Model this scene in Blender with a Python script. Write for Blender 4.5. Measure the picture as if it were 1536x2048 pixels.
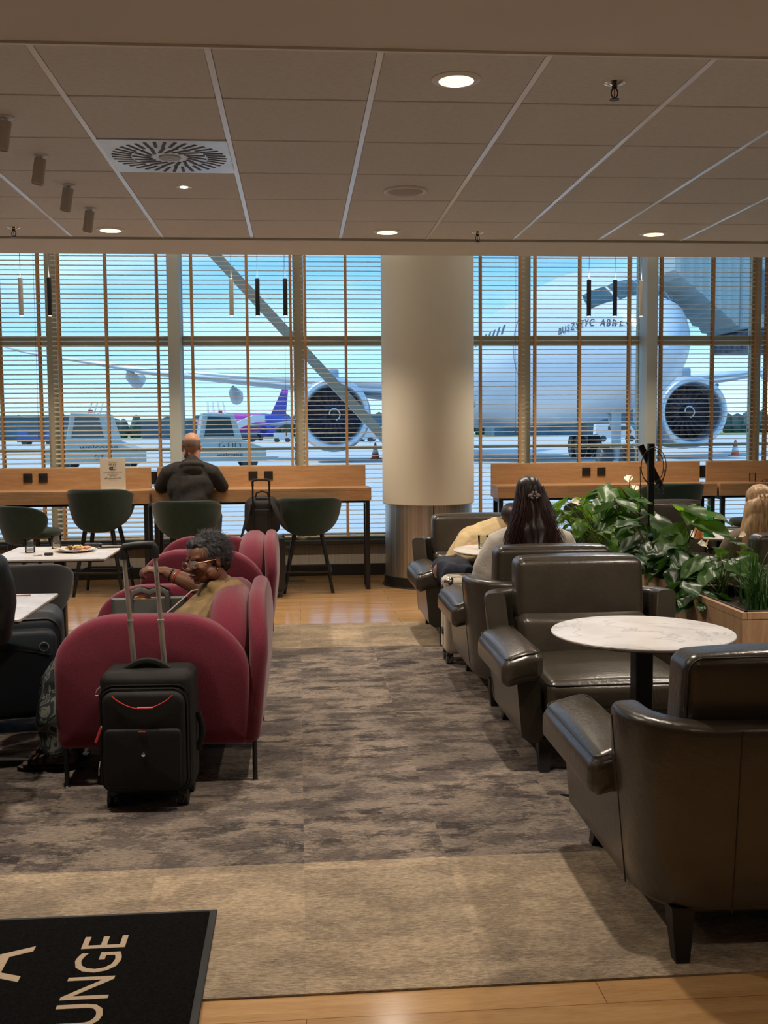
import bpy, bmesh, math, random
from mathutils import Vector, Matrix, Euler, noise

for o in list(bpy.data.objects): bpy.data.objects.remove(o)
S = bpy.context.scene
C = S.collection
PI = math.pi
EYE = 1.5

# ------------------------------------------------------------------ camera
def cam_axes(yaw, pitch, roll):
    cy, sy, cp, sp, cr, sr = math.cos(yaw), math.sin(yaw), math.cos(pitch), math.sin(pitch), math.cos(roll), math.sin(roll)
    f = Vector((sy*cp, cy*cp, -sp)); r = Vector((cy, -sy, 0)); u = r.cross(f)
    return cr*r+sr*u, -sr*r+cr*u, f
cr_, cu_, cf_ = cam_axes(.08095, .07634, -.00812)
cam = bpy.data.cameras.new('camera'); co = bpy.data.objects.new('camera', cam); C.objects.link(co)
cam.sensor_fit = 'VERTICAL'; cam.sensor_height = 36; cam.lens = 36*2098/2048; cam.clip_end = 3000
M = Matrix((cr_, cu_, -cf_)).transposed().to_4x4(); M.translation = (0, 0, EYE)
co.matrix_world = M
S.camera = co

# ------------------------------------------------------------------ colour management
S.view_settings.view_transform = 'Standard'; S.view_settings.look = 'None'
S.view_settings.gamma = 1; S.view_settings.use_curve_mapping = False
S.view_settings.exposure = 0.0

# ------------------------------------------------------------------ world: summer sky with thin cloud
SKY_STRENGTH = 1.6
w = bpy.data.worlds.new('world'); S.world = w; w.use_nodes = True
nt = w.node_tree; nt.nodes.clear()
N = nt.nodes.new; L = nt.links.new
tc = N('ShaderNodeTexCoord'); sep = N('ShaderNodeSeparateXYZ'); L(tc.outputs['Generated'], sep.inputs[0])
rmp = N('ShaderNodeValToRGB'); L(sep.outputs['Z'], rmp.inputs[0])
e = rmp.color_ramp.elements
e[0].position = 0.0; e[0].color = (.55, .78, .93, 1)
e[1].position = .45; e[1].color = (.12, .36, .74, 1)
k = e.new(.07); k.color = (.38, .66, .90, 1)
k = e.new(.17); k.color = (.15, .44, .80, 1)
mp = N('ShaderNodeMapping'); mp.inputs['Scale'].default_value = (2.2, 2.2, 9); L(tc.outputs['Generated'], mp.inputs[0])
nz = N('ShaderNodeTexNoise'); nz.inputs['Scale'].default_value = 1.6; nz.inputs['Detail'].default_value = 6; L(mp.outputs[0], nz.inputs['Vector'])
cr = N('ShaderNodeValToRGB'); cr.color_ramp.elements[0].position = .50; cr.color_ramp.elements[1].position = .75; L(nz.outputs[0], cr.inputs[0])
mul = N('ShaderNodeMath'); mul.operation = 'MULTIPLY'; mul.inputs[1].default_value = .65; L(cr.outputs[0], mul.inputs[0])
mx = N('ShaderNodeMix'); mx.data_type = 'RGBA'; L(mul.outputs[0], mx.inputs[0]); L(rmp.outputs[0], mx.inputs[6]); mx.inputs[7].default_value = (.80, .90, .97, 1)
bg = N('ShaderNodeBackground'); bg.inputs[1].default_value = SKY_STRENGTH; L(mx.outputs[2], bg.inputs[0])
wo = N('ShaderNodeOutputWorld'); L(bg.outputs[0], wo.inputs[0])

# ------------------------------------------------------------------ sun, high and almost parallel to the facade
sun = bpy.data.lights.new('sun', 'SUN'); sun.energy = 3.0; sun.angle = math.radians(.6); sun.color = (1, .95, .85)
so = bpy.data.objects.new('sun', sun); C.objects.link(so)
so.rotation_euler = Vector((-.75, .12, 1.35)).to_track_quat('Z', 'Y').to_euler()

# ------------------------------------------------------------------ materials
MATS = {}
def mat(name, col, rough=.6, metal=0, var=.0, vscale=20, bump=0, bscale=60, stretch=(1,1,1), spec=.5, trans=0, coat=0, sheen=0, emit=None, estr=1, alpha=1, col2=None, vdet=3):
    if name in MATS: return MATS[name]
    m = bpy.data.materials.new(name); m.use_nodes = True; t = m.node_tree
    p = t.nodes['Principled BSDF']
    p.inputs['Roughness'].default_value = rough; p.inputs['Metallic'].default_value = metal
    p.inputs['Specular IOR Level'].default_value = spec
    if coat: p.inputs['Coat Weight'].default_value = coat; p.inputs['Coat Roughness'].default_value = .25
    if sheen: p.inputs['Sheen Weight'].default_value = sheen
    if trans: p.inputs['Transmission Weight'].default_value = trans
    if alpha < 1: p.inputs['Alpha'].default_value = alpha
    p.inputs['Base Color'].default_value = (*col, 1)
    if emit: p.inputs['Emission Color'].default_value = (*emit, 1); p.inputs['Emission Strength'].default_value = estr
    if var or bump or col2:
        tc = t.nodes.new('ShaderNodeTexCoord'); mp = t.nodes.new('ShaderNodeMapping'); mp.inputs['Scale'].default_value = stretch
        t.links.new(tc.outputs['Object'], mp.inputs[0])
    if var or col2:
        nz = t.nodes.new('ShaderNodeTexNoise'); nz.inputs['Scale'].default_value = vscale; nz.inputs['Detail'].default_value = vdet
        t.links.new(mp.outputs[0], nz.inputs['Vector'])
        r = t.nodes.new('ShaderNodeValToRGB')
        a, b = [tuple(max(0, c*(1-var)) for c in col), tuple(min(1, c*(1+var)) for c in col)]
        if col2: b = col2; a = col
        r.color_ramp.elements[0].position = .35; r.color_ramp.elements[1].position = .65
        r.color_ramp.elements[0].color = (*a, 1); r.color_ramp.elements[1].color = (*b, 1)
        t.links.new(nz.outputs[0], r.inputs[0]); t.links.new(r.outputs[0], p.inputs['Base Color'])
    if bump:
        n2 = t.nodes.new('ShaderNodeTexNoise'); n2.inputs['Scale'].default_value = bscale; n2.inputs['Detail'].default_value = 4
        t.links.new(mp.outputs[0], n2.inputs['Vector'])
        b = t.nodes.new('ShaderNodeBump'); b.inputs['Strength'].default_value = bump; b.inputs['Distance'].default_value = .01
        t.links.new(n2.outputs[0], b.inputs['Height']); t.links.new(b.outputs[0], p.inputs['Normal'])
    MATS[name] = m
    return m

def s2l(r, g, b):
    f = lambda c: (c/255/12.92 if c <= 10 else ((c/255+.055)/1.055)**2.4)
    return (f(r), f(g), f(b))

def glassy(name, tint=(1,1,1), gloss=.08, rough=0):
    m = bpy.data.materials.new(name); m.use_nodes = True; t = m.node_tree; t.nodes.clear()
    tr = t.nodes.new('ShaderNodeBsdfTransparent'); tr.inputs[0].default_value = (*tint, 1)
    g = t.nodes.new('ShaderNodeBsdfGlossy'); g.inputs['Roughness'].default_value = rough
    lw = t.nodes.new('ShaderNodeFresnel'); lw.inputs[0].default_value = 1.45
    mul = t.nodes.new('ShaderNodeMath'); mul.operation = 'MULTIPLY'; mul.inputs[1].default_value = gloss*10; t.links.new(lw.outputs[0], mul.inputs[0])
    mx = t.nodes.new('ShaderNodeMixShader'); t.links.new(mul.outputs[0], mx.inputs[0]); t.links.new(tr.outputs[0], mx.inputs[1]); t.links.new(g.outputs[0], mx.inputs[2])
    o = t.nodes.new('ShaderNodeOutputMaterial'); t.links.new(mx.outputs[0], o.inputs[0])
    MATS[name] = m
    return m

def leafy(name, a, b, transl=.35):
    m = mat(name, a, rough=.38, col2=b, vscale=6, spec=.5)
    t = m.node_tree; p = t.nodes['Principled BSDF']; out = t.nodes['Material Output']
    tr = t.nodes.new('ShaderNodeBsdfTranslucent'); tr.inputs[0].default_value = (b[0]*1.5, b[1]*1.5, b[2]*.6, 1)
    mx = t.nodes.new('ShaderNodeMixShader'); mx.inputs[0].default_value = transl
    t.links.new(p.outputs[0], mx.inputs[1]); t.links.new(tr.outputs[0], mx.inputs[2]); t.links.new(mx.outputs[0], out.inputs[0])
    return m

# ------------------------------------------------------------------ object helpers
def link(name, bm, m, parent=None, smooth=35, loc=None):
    me = bpy.data.meshes.new(name); bmesh.ops.recalc_face_normals(bm, faces=bm.faces)
    if smooth:
        a = math.radians(smooth)
        for f in bm.faces: f.smooth = True
        for ed in bm.edges:
            if len(ed.link_faces) == 2 and ed.calc_face_angle(0) > a: ed.smooth = False
    bm.to_mesh(me); bm.free()
    for x in (m if isinstance(m, (list, tuple)) else [m]): me.materials.append(x)
    o = bpy.data.objects.new(name, me); C.objects.link(o)
    if parent: o.parent = parent
    if loc: o.location = loc
    return o
def tag(o, label=None, cat=None, group=None, kind=None):
    if label: o['label'] = label
    if cat: o['category'] = cat
    if group: o['group'] = group
    if kind: o['kind'] = kind
    return o
def thing(name, label, cat, loc=(0,0,0), rz=0, group=None):
    o = bpy.data.objects.new(name, None); C.objects.link(o); o.location = loc; o.rotation_euler = (0, 0, rz)
    o.empty_display_size = .1
    return tag(o, label, cat, group)
def struct(name, bm, m, parent=None, smooth=35):
    o = link(name, bm, m, parent, smooth)
    if parent is None: o['kind'] = 'structure'
    return o
def kids(o): return [c for c in bpy.data.objects if c.parent == o]
def dup(o, loc=None, rz=None, label=None, group=None, parent=None, scale=None):
    c = o.copy(); C.objects.link(c)
    if parent: c.parent = parent
    if loc is not None: c.location = loc
    if rz is not None: c.rotation_euler = (0, 0, rz)
    if scale is not None: c.scale = scale
    if label: c['label'] = label
    if group: c['group'] = group
    for ch in kids(o): dup(ch, parent=c)
    return c
def B(): return bmesh.new()
def face(bm, vs):
    try: return bm.faces.new(vs)
    except ValueError: return None

def box(bm, x0, x1, y0, y1, z0, z1, bev=0, seg=2, mtx=None):
    v = [bm.verts.new((x, y, z)) for x in (x0, x1) for y in (y0, y1) for z in (z0, z1)]
    fs = [bm.faces.new([v[i] for i in q]) for q in ((0,1,3,2),(4,6,7,5),(0,4,5,1),(2,3,7,6),(0,2,6,4),(1,5,7,3))]
    vs = v
    if bev:
        es = list({e for f in fs for e in f.edges})
        r = bmesh.ops.bevel(bm, geom=es, offset=bev, segments=seg, affect='EDGES', profile=.5)
        vs = list({x for f in r['faces'] for x in f.verts} | {x for x in v if x.is_valid})
    if mtx is not None:
        for x in vs: x.co = mtx @ x.co
    return vs

def cushion(bm, x0, x1, y0, y1, z0, z1, r=.03, n=3, m=5, puff=0, fn=None, mtx=None):
    """rounded box, arcs of radius r on every edge, faces subdivided m times and swollen by puff"""
    c = Vector(((x0+x1)/2, (y0+y1)/2, (z0+z1)/2)); h = Vector(((x1-x0)/2, (y1-y0)/2, (z1-z0)/2))
    r = min(r, h.x*.98, h.y*.98, h.z*.98)
    def samples(hh):
        e = [hh-r+r*math.tan(PI/4*i/n) for i in range(n, -1, -1)]
        s = [-q for q in e]
        inner = hh-r
        s += [-inner+2*inner*i/m for i in range(1, m)]
        s += e[::-1]
        out = []
        for q in s:
            if not out or q-out[-1] > 1e-7: out.append(q)
        return out
    sx, sy, sz = samples(h.x), samples(h.y), samples(h.z)
    cache = {}
    def vert(p):
        key = (round(p[0], 6), round(p[1], 6), round(p[2], 6))
        if key in cache: return cache[key]
        q = Vector(p)
        inn = Vector([max(-(h[i]-r), min(h[i]-r, q[i])) for i in range(3)])
        d = q-inn
        o = inn+(d.normalized()*r if d.length > 1e-9 else Vector())
        if puff:
            u = [max(0, 1-(q[i]/h[i])**2) for i in range(3)]
            for i in range(3):
                if abs(abs(q[i])-h[i]) < 1e-6:
                    j, k2 = (i+1) % 3, (i+2) % 3
                    pf = puff if not isinstance(puff, (tuple, list)) else puff[i]
                    o[i] += math.copysign(pf*(u[j]*u[k2])**.6, q[i])
        o = o+c
        if fn: o = Vector(fn(o))
        if mtx is not None: o = mtx @ o
        cache[key] = bm.verts.new(o); return cache[key]
    for ax in range(3):
        A, Bx = [(sy, sz), (sz, sx), (sx, sy)][ax]
        for s in (-1, 1):
            for i in range(len(A)-1):
                for j in range(len(Bx)-1):
                    q = []
                    for a, b in ((i, j), (i+1, j), (i+1, j+1), (i, j+1)):
                        p = [0, 0, 0]; p[ax] = s*h[ax]; p[(ax+1) % 3] = A[a]; p[(ax+2) % 3] = Bx[b]; q.append(vert(p))
                    if s < 0: q.reverse()
                    q2 = []
                    for x in q:
                        if x not in q2: q2.append(x)
                    if len(q2) > 2: face(bm, q2)

def frame_of(d):
    d = d.normalized(); a = Vector((0, 0, 1)) if abs(d.z) < .95 else Vector((1, 0, 0))
    x = a.cross(d).normalized(); return x, d.cross(x)
def tube(bm, pts, r, n=8, closed=False, flat=1.0, caps=True):
    pts = [Vector(p) for p in pts]; k = len(pts)
    rs = r if isinstance(r, (list, tuple)) else [r]*k
    rings = []; px = None
    for i, p in enumerate(pts):
        if closed: d = pts[(i+1) % k]-pts[i-1]
        else: d = pts[min(i+1, k-1)]-pts[max(i-1, 0)]
        if d.length < 1e-9: d = Vector((0, 0, 1))
        d.normalize()
        if px is None: x, y = frame_of(d)
        else:
            x = (px-d*px.dot(d))
            if x.length < 1e-6: x, y = frame_of(d)
            x.normalize(); y = d.cross(x)
        px = x
        rings.append([bm.verts.new(p+(x*math.cos(2*PI*j/n)+y*math.sin(2*PI*j/n)*flat)*rs[i]) for j in range(n)])
    for i in range(k if closed else k-1):
        a, b = rings[i], rings[(i+1) % k]
        for j in range(n): face(bm, (a[j], a[(j+1) % n], b[(j+1) % n], b[j]))
    if not closed and caps: face(bm, rings[0][::-1]); face(bm, rings[-1])
def arc(c, r, a0, a1, n, plane='xz'):
    o = []
    for i in range(n+1):
        a = math.radians(a0+(a1-a0)*i/n); u, v = r*math.cos(a), r*math.sin(a)
        o.append({'xz': (c[0]+u, c[1], c[2]+v), 'xy': (c[0]+u, c[1]+v, c[2]), 'yz': (c[0], c[1]+u, c[2]+v)}[plane])
    return o
def lathe(bm, prof, n=24, c=(0,0,0), axis='z'):
    rings = []
    for r, z in prof:
        ring = []
        if r < 1e-6:
            p = (0, 0, z); ring = [bm.verts.new((c[0]+(z if axis == 'x' else 0), c[1]+(z if axis == 'y' else 0), c[2]+(z if axis == 'z' else 0)))]
        else:
            for j in range(n):
                a = 2*PI*j/n; u, v = r*math.cos(a), r*math.sin(a)
                q = {'z': (u, v, z), 'x': (z, u, v), 'y': (v, z, u)}[axis]
                ring.append(bm.verts.new((c[0]+q[0], c[1]+q[1], c[2]+q[2])))
        rings.append(ring)
    for a, b in zip(rings, rings[1:]):
        for j in range(n):
            if len(a) == 1 and len(b) == 1: break
            if len(a) == 1: face(bm, (a[0], b[(j+1) % n], b[j]))
            elif len(b) == 1: face(bm, (a[j], a[(j+1) % n], b[0]))
            else: face(bm, (a[j], a[(j+1) % n], b[(j+1) % n], b[j]))
def cyl(bm, p0, p1, r, n=16, r2=None): tube(bm, [p0, p1], [r, r if r2 is None else r2], n)
def loft(bm, rings, closed=False, cap=True):
    R_ = [[bm.verts.new(p) for p in r] for r in rings]; n = len(R_[0])
    for i in range(len(R_) if closed else len(R_)-1):
        a, b = R_[i], R_[(i+1) % len(R_)]
        for j in range(n): face(bm, (a[j], a[(j+1) % n], b[(j+1) % n], b[j]))
    if cap and not closed: face(bm, R_[0][::-1]); face(bm, R_[-1])
def sphere(bm, c, r, n=16, sc=(1,1,1), mtx=None):
    prof = [(math.sin(PI*i/n)*1.0, -math.cos(PI*i/n)) for i in range(n+1)]
    b2 = bmesh.new(); lathe(b2, prof, n*2)
    for v in b2.verts:
        p = Vector((v.co.x*r*sc[0], v.co.y*r*sc[1], v.co.z*r*sc[2]))
        if mtx is not None: p = mtx @ p
        v.co = p+Vector(c)
    merge(bm, b2)
def merge(bm, b2, mtx=None):
    mp = {}
    for v in b2.verts: mp[v] = bm.verts.new(mtx @ v.co if mtx is not None else v.co)
    for f in b2.faces:
        g = face(bm, [mp[v] for v in f.verts])
        if g: g.material_index = f.material_index
    b2.free()
def inset_poly(pts, d):
    n = len(pts); out = []
    for i in range(n):
        a, b, c = Vector(pts[i-1]), Vector(pts[i]), Vector(pts[(i+1) % n])
        e1, e2 = (b-a), (c-b)
        if e1.length < 1e-9 or e2.length < 1e-9: out.append(tuple(b)); continue
        n1 = Vector((-e1.y, e1.x)).normalized(); n2 = Vector((-e2.y, e2.x)).normalized()
        m = (n1+n2)
        m = m/max(.3, m.dot(n1)) if m.length > 1e-6 else n1
        out.append(tuple(b+m*d))
    return out
def slab(bm, pts, plane, p0, p1, r=.02, seg=4, puff=0, fn=None):
    """extrude a counter-clockwise 2-D outline between p0 and p1 with edges rounded by r"""
    rings = []
    def put(q, t):
        o = {'xz': (q[0], t, q[1]), 'yz': (t, q[0], q[1]), 'xy': (q[0], q[1], t)}[plane]
        return fn(Vector(o)) if fn else o
    if puff:
        cen = Vector((sum(q[0] for q in pts)/len(pts), sum(q[1] for q in pts)/len(pts))); base = inset_poly(pts, r)
        caps = [(s, 1-s*s) for s in (.02, .3, .6, .85)]
        for s, k in caps: rings.append([put(tuple(cen+(Vector(q)-cen)*s), p0-puff*k) for q in base])
    for i in range(seg+1):
        a = PI/2*i/seg; rings.append([put(q, p0+r*(1-math.cos(a))) for q in inset_poly(pts, r*(1-math.sin(a)))])
    for i in range(seg+1):
        a = PI/2*(seg-i)/seg; rings.append([put(q, p1-r*(1-math.cos(a))) for q in inset_poly(pts, r*(1-math.sin(a)))])
    if puff:
        for s, k in caps[::-1]: rings.append([put(tuple(cen+(Vector(q)-cen)*s), p1+puff*k) for q in base])
    loft(bm, rings)
def rrect(x0, x1, y0, y1, r, n=6):
    o = []
    for cx, cy, a0 in ((x1-r, y1-r, 0), (x0+r, y1-r, 90), (x0+r, y0+r, 180), (x1-r, y0+r, 270)):
        for i in range(n+1):
            a = math.radians(a0+90*i/n); o.append((cx+r*math.cos(a), cy+r*math.sin(a)))
    return o
def wall_sweep(bm, path, th, z0, ztop, r=.02, flare=0, nz=5):
    """a thick upright shell following path (x,y); ztop(i/n) gives the top height"""
    n = len(path); rings = []
    for i, p in enumerate(path):
        a = Vector(path[max(i-1, 0)]); b = Vector(path[min(i+1, n-1)]); d = (b-a).normalized(); nn = Vector((d.y, -d.x))
        t = i/(n-1); zt = ztop(t); ring = []
        prof = []
        for k in range(nz+1): prof.append((th/2, z0+r+(zt-z0-2*r)*k/nz))
        for k in range(1, 5): a_ = PI/2*k/4; prof.append((th/2-r+r*math.cos(a_), zt-r+r*math.sin(a_)))
        for k in range(0, 5): a_ = PI/2*k/4; prof.append((-th/2+r-r*math.sin(a_), zt-r+r*math.cos(a_)))
        for k in range(1, nz+1): prof.append((-th/2, zt-r-(zt-z0-2*r)*k/nz))
        prof.append((-th/2+r, z0)); prof.append((th/2-r, z0))
        for s, z in prof:
            off = s+flare*((z-z0)/.5)
            ring.append((p[0]+nn.x*off, p[1]+nn.y*off, z))
        rings.append(ring)
    loft(bm, rings)
def text_part(s, size, m, parent, name='lettering', mtx=None, ext=.0006, align='CENTER', bold=0):
    cu = bpy.data.curves.new(name, 'FONT'); cu.body = s; cu.size = size; cu.extrude = ext; cu.align_x = align; cu.align_y = 'CENTER'; cu.resolution_u = 3
    if bold: cu.offset = bold
    t = bpy.data.objects.new('tmp_text', cu); C.objects.link(t)
    dg = bpy.context.evaluated_depsgraph_get(); dg.update()
    me = bpy.data.meshes.new_from_object(t.evaluated_get(dg), depsgraph=dg)
    bpy.data.objects.remove(t)
    if mtx is not None: me.transform(mtx)
    me.materials.clear(); me.materials.append(m); me.name = name
    o = bpy.data.objects.new(name, me); C.objects.link(o)
    if parent: o.parent = parent
    return o
def MX(loc=(0,0,0), rot=(0,0,0), sc=(1,1,1)):
    return Matrix.LocRotScale(Vector(loc), Euler([math.radians(a) for a in rot]), Vector(sc))
def remeshed(name, bm, m, parent, voxel=.008, smooth=4, fn=None):
    """voxel-fuse overlapping primitives into one continuous surface"""
    me = bpy.data.meshes.new('tmp'); bmesh.ops.recalc_face_normals(bm, faces=bm.faces); bm.to_mesh(me); bm.free()
    o = bpy.data.objects.new('tmp', me); C.objects.link(o)
    md = o.modifiers.new('r', 'REMESH'); md.mode = 'VOXEL'; md.voxel_size = voxel; md.use_smooth_shade = True
    ms = o.modifiers.new('s', 'SMOOTH'); ms.factor = .5; ms.iterations = smooth
    dg = bpy.context.evaluated_depsgraph_get(); dg.update()
    me2 = bpy.data.meshes.new_from_object(o.evaluated_get(dg), depsgraph=dg); bpy.data.objects.remove(o)
    if fn:
        for v in me2.vertices: v.co = fn(v.co.copy())
    me2.materials.clear(); me2.materials.append(m); me2.name = name
    for p in me2.polygons: p.use_smooth = True
    q = bpy.data.objects.new(name, me2); C.objects.link(q)
    if parent: q.parent = parent
    return q
def limb(bm, pts, rs, n=14):
    pts = [Vector(p) for p in pts]; P = []; Rr = []
    d0 = (pts[0]-pts[1]).normalized(); d1 = (pts[-1]-pts[-2]).normalized()
    for a in (90, 60, 30): t = math.radians(a); P.append(pts[0]+d0*rs[0]*math.sin(t)); Rr.append(max(1e-4, rs[0]*math.cos(t)))
    for i in range(len(pts)):
        P.append(pts[i]); Rr.append(rs[i])
        if i < len(pts)-1:
            for s in (.33, .66): P.append(pts[i].lerp(pts[i+1], s)); Rr.append(rs[i]+(rs[i+1]-rs[i])*s)
    for a in (30, 60, 90): t = math.radians(a); P.append(pts[-1]+d1*rs[-1]*math.sin(t)); Rr.append(max(1e-4, rs[-1]*math.cos(t)))
    tube(bm, P, Rr, n)
def ell(bm, c, r, rot=(0,0,0), mtx=None, n=12):
    b2 = bmesh.new(); sphere(b2, (0,0,0), 1, n)
    m = MX(c, rot, r)
    if mtx is not None: m = mtx @ m
    merge(bm, b2, m)

# ================================================================== MATERIALS OF THE PLACE
def carpet_material():
    m = bpy.data.materials.new('carpet'); m.use_nodes = True; t = m.node_tree; N = t.nodes.new; L = t.links.new; p = t.nodes['Principled BSDF']
    p.inputs['Roughness'].default_value = .95; p.inputs['Specular IOR Level'].default_value = .1
    tc = N('ShaderNodeTexCoord')
    # every half-metre carpet tile carries its own piece of the pattern
    sc_ = N('ShaderNodeVectorMath'); sc_.operation = 'SCALE'; sc_.inputs['Scale'].default_value = 2.0; L(tc.outputs['Object'], sc_.inputs[0])
    fl_ = N('ShaderNodeVectorMath'); fl_.operation = 'FLOOR'; L(sc_.outputs[0], fl_.inputs[0])
    wn_ = N('ShaderNodeTexWhiteNoise'); wn_.noise_dimensions = '2D'; L(fl_.outputs[0], wn_.inputs['Vector'])
    ws_ = N('ShaderNodeVectorMath'); ws_.operation = 'SCALE'; ws_.inputs['Scale'].default_value = 9.0; L(wn_.outputs['Color'], ws_.inputs[0])
    ad_ = N('ShaderNodeVectorMath'); ad_.operation = 'ADD'; L(tc.outputs['Object'], ad_.inputs[0]); L(ws_.outputs[0], ad_.inputs[1])
    def noise_(sc, stretch, det=5, rough=.6, dist=0, tiled=False):
        mp = N('ShaderNodeMapping'); mp.inputs['Scale'].default_value = stretch; L(ad_.outputs[0] if tiled else tc.outputs['Object'], mp.inputs[0])
        n = N('ShaderNodeTexNoise'); n.inputs['Scale'].default_value = sc; n.inputs['Detail'].default_value = det; n.inputs['Roughness'].default_value = rough; n.inputs['Distortion'].default_value = dist
        L(mp.outputs[0], n.inputs['Vector']); return n.outputs[0]
    def ramp(src, a, b, ca=(0,0,0,1), cb=(1,1,1,1)):
        r = N('ShaderNodeValToRGB'); r.color_ramp.elements[0].position = a; r.color_ramp.elements[1].position = b
        r.color_ramp.elements[0].color = ca; r.color_ramp.elements[1].color = cb; L(src, r.inputs[0]); return r.outputs[0]
    def mixc(f, a, b, mode='MIX'):
        x = N('ShaderNodeMix'); x.data_type = 'RGBA'; x.blend_type = mode
        for sck, val in ((x.inputs[0], f), (x.inputs[6], a), (x.inputs[7], b)):
            if isinstance(val, bpy.types.NodeSocket): L(val, sck)
            else: sck.default_value = val
        return x.outputs[2]
    def math_(op, a, b):
        x = N('ShaderNodeMath'); x.operation = op
        for i, v in enumerate((a, b)):
            if isinstance(v, bpy.types.NodeSocket): L(v, x.inputs[i])
            else: x.inputs[i].default_value = v
        return x.outputs[0]
    sp = N('ShaderNodeSeparateXYZ'); L(tc.outputs['Object'], sp.inputs[0])
    # broad beige borders either side of a darker worn-looking field
    band = math_('MULTIPLY', math_('GREATER_THAN', sp.outputs['Y'], 3.56), math_('LESS_THAN', sp.outputs['Y'], 7.22))
    def ragged(sc, st, amt, lo, hi, off):
        n1 = noise_(sc, st, 4, .55, .25, bool(off)); n2 = noise_(52, (.6, 1.5, 1), 8, .95)
        v = math_('ADD', n1, math_('MULTIPLY', math_('SUBTRACT', n2, .5), amt)); return ramp(v, lo, hi)
    p1 = ragged(4.0, (1, 1.5, 1), 1.1, .46, .56, 0); p2 = ragged(5.2, (.9, 2.0, 1), .9, .53, .61, 1); p3 = ramp(noise_(1.1, (1, 1, 1), 3), .4, .6)
    mid = mixc(p1, (.29, .235, .19, 1), (.125, .103, .092, 1)); mid = mixc(math_('MULTIPLY', p2, .9), mid, (.052, .045, .044, 1))
    dark = mixc(math_('MULTIPLY', p3, .25), mid, (.20, .165, .14, 1))
    light = mixc(math_('MULTIPLY', p1, .55), (.46, .36, .25, 1), (.25, .195, .145, 1)); light = mixc(math_('MULTIPLY', p2, .35), light, (.19, .15, .115, 1))
    c = mixc(band, light, dark)
    thread = ramp(noise_(120, (.35, 1.6, 1), 3, .8), .35, .65, (.62, .62, .62, 1), (1.28, 1.28, 1.28, 1))
    c = mixc(1.0, c, thread, 'MULTIPLY')
    sq = N('ShaderNodeTexChecker'); sq.inputs['Scale'].default_value = 2.0; sq.inputs[1].default_value = (1, 1, 1, 1); sq.inputs[2].default_value = (.86, .87, .89, 1)
    L(tc.outputs['Object'], sq.inputs[0]); c = mixc(1.0, c, sq.outputs[0], 'MULTIPLY')
    L(c, p.inputs['Base Color'])
    b = N('ShaderNodeBump'); b.inputs['Strength'].default_value = .5; b.inputs['Distance'].default_value = .004
    L(noise_(180, (1, 2.5, 1), 2), b.inputs['Height']); L(b.outputs[0], p.inputs['Normal'])
    return m

def wood_material(name, base, dark, plank=None, rough=.3, scale=1.0, axis='x', spec=.5):
    m = bpy.data.materials.new(name); m.use_nodes = True; t = m.node_tree; N = t.nodes.new; L = t.links.new; p = t.nodes['Principled BSDF']
    p.inputs['Roughness'].default_value = rough; p.inputs['Specular IOR Level'].default_value = spec
    tc = N('ShaderNodeTexCoord'); mp = N('ShaderNodeMapping')
    mp.inputs['Scale'].default_value = {'x': (scale*.9, scale*9, scale*9), 'y': (scale*9, scale*.9, scale*9), 'z': (scale*9, scale*9, scale*.9)}[axis]
    L(tc.outputs['Object'], mp.inputs[0])
    n = N('ShaderNodeTexNoise'); n.inputs['Scale'].default_value = 2.2; n.inputs['Detail'].default_value = 6; n.inputs['Distortion'].default_value = .8; L(mp.outputs[0], n.inputs['Vector'])
    n2 = N('ShaderNodeTexNoise'); n2.inputs['Scale'].default_value = 22; n2.inputs['Detail'].default_value = 3; L(mp.outputs[0], n2.inputs['Vector'])
    r = N('ShaderNodeValToRGB'); r.color_ramp.elements[0].position = .35; r.color_ramp.elements[1].position = .65
    r.color_ramp.elements[0].color = (*dark, 1); r.color_ramp.elements[1].color = (*base, 1); L(n.outputs[0], r.inputs[0])
    mx = N('ShaderNodeMix'); mx.data_type = 'RGBA'; mx.blend_type = 'MULTIPLY'; mx.inputs[0].default_value = .35; L(r.outputs[0], mx.inputs[6])
    r2 = N('ShaderNodeValToRGB'); r2.color_ramp.elements[0].position = .3; r2.color_ramp.elements[1].position = .6; r2.color_ramp.elements[0].color = (.6, .55, .5, 1); L(n2.outputs[0], r2.inputs[0]); L(r2.outputs[0], mx.inputs[7])
    out = mx.outputs[2]
    if plank:
        br = N('ShaderNodeTexBrick'); br.inputs['Scale'].default_value = 1; br.inputs['Brick Width'].default_value = plank[0]; br.inputs['Row Height'].default_value = plank[1]
        br.inputs['Mortar Size'].default_value = .0012; br.inputs['Mortar Smooth'].default_value = 0; br.offset = .37
        br.inputs['Color1'].default_value = (1, 1, 1, 1); br.inputs['Color2'].default_value = (.84, .82, .80, 1); br.inputs['Mortar'].default_value = (.35, .28, .22, 1)
        L(tc.outputs['Object'], br.inputs['Vector'])
        m2 = N('ShaderNodeMix'); m2.data_type = 'RGBA'; m2.blend_type = 'MULTIPLY'; m2.inputs[0].default_value = 1; L(out, m2.inputs[6]); L(br.outputs[0], m2.inputs[7]); out = m2.outputs[2]
    L(out, p.inputs['Base Color'])
    return m

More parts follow.
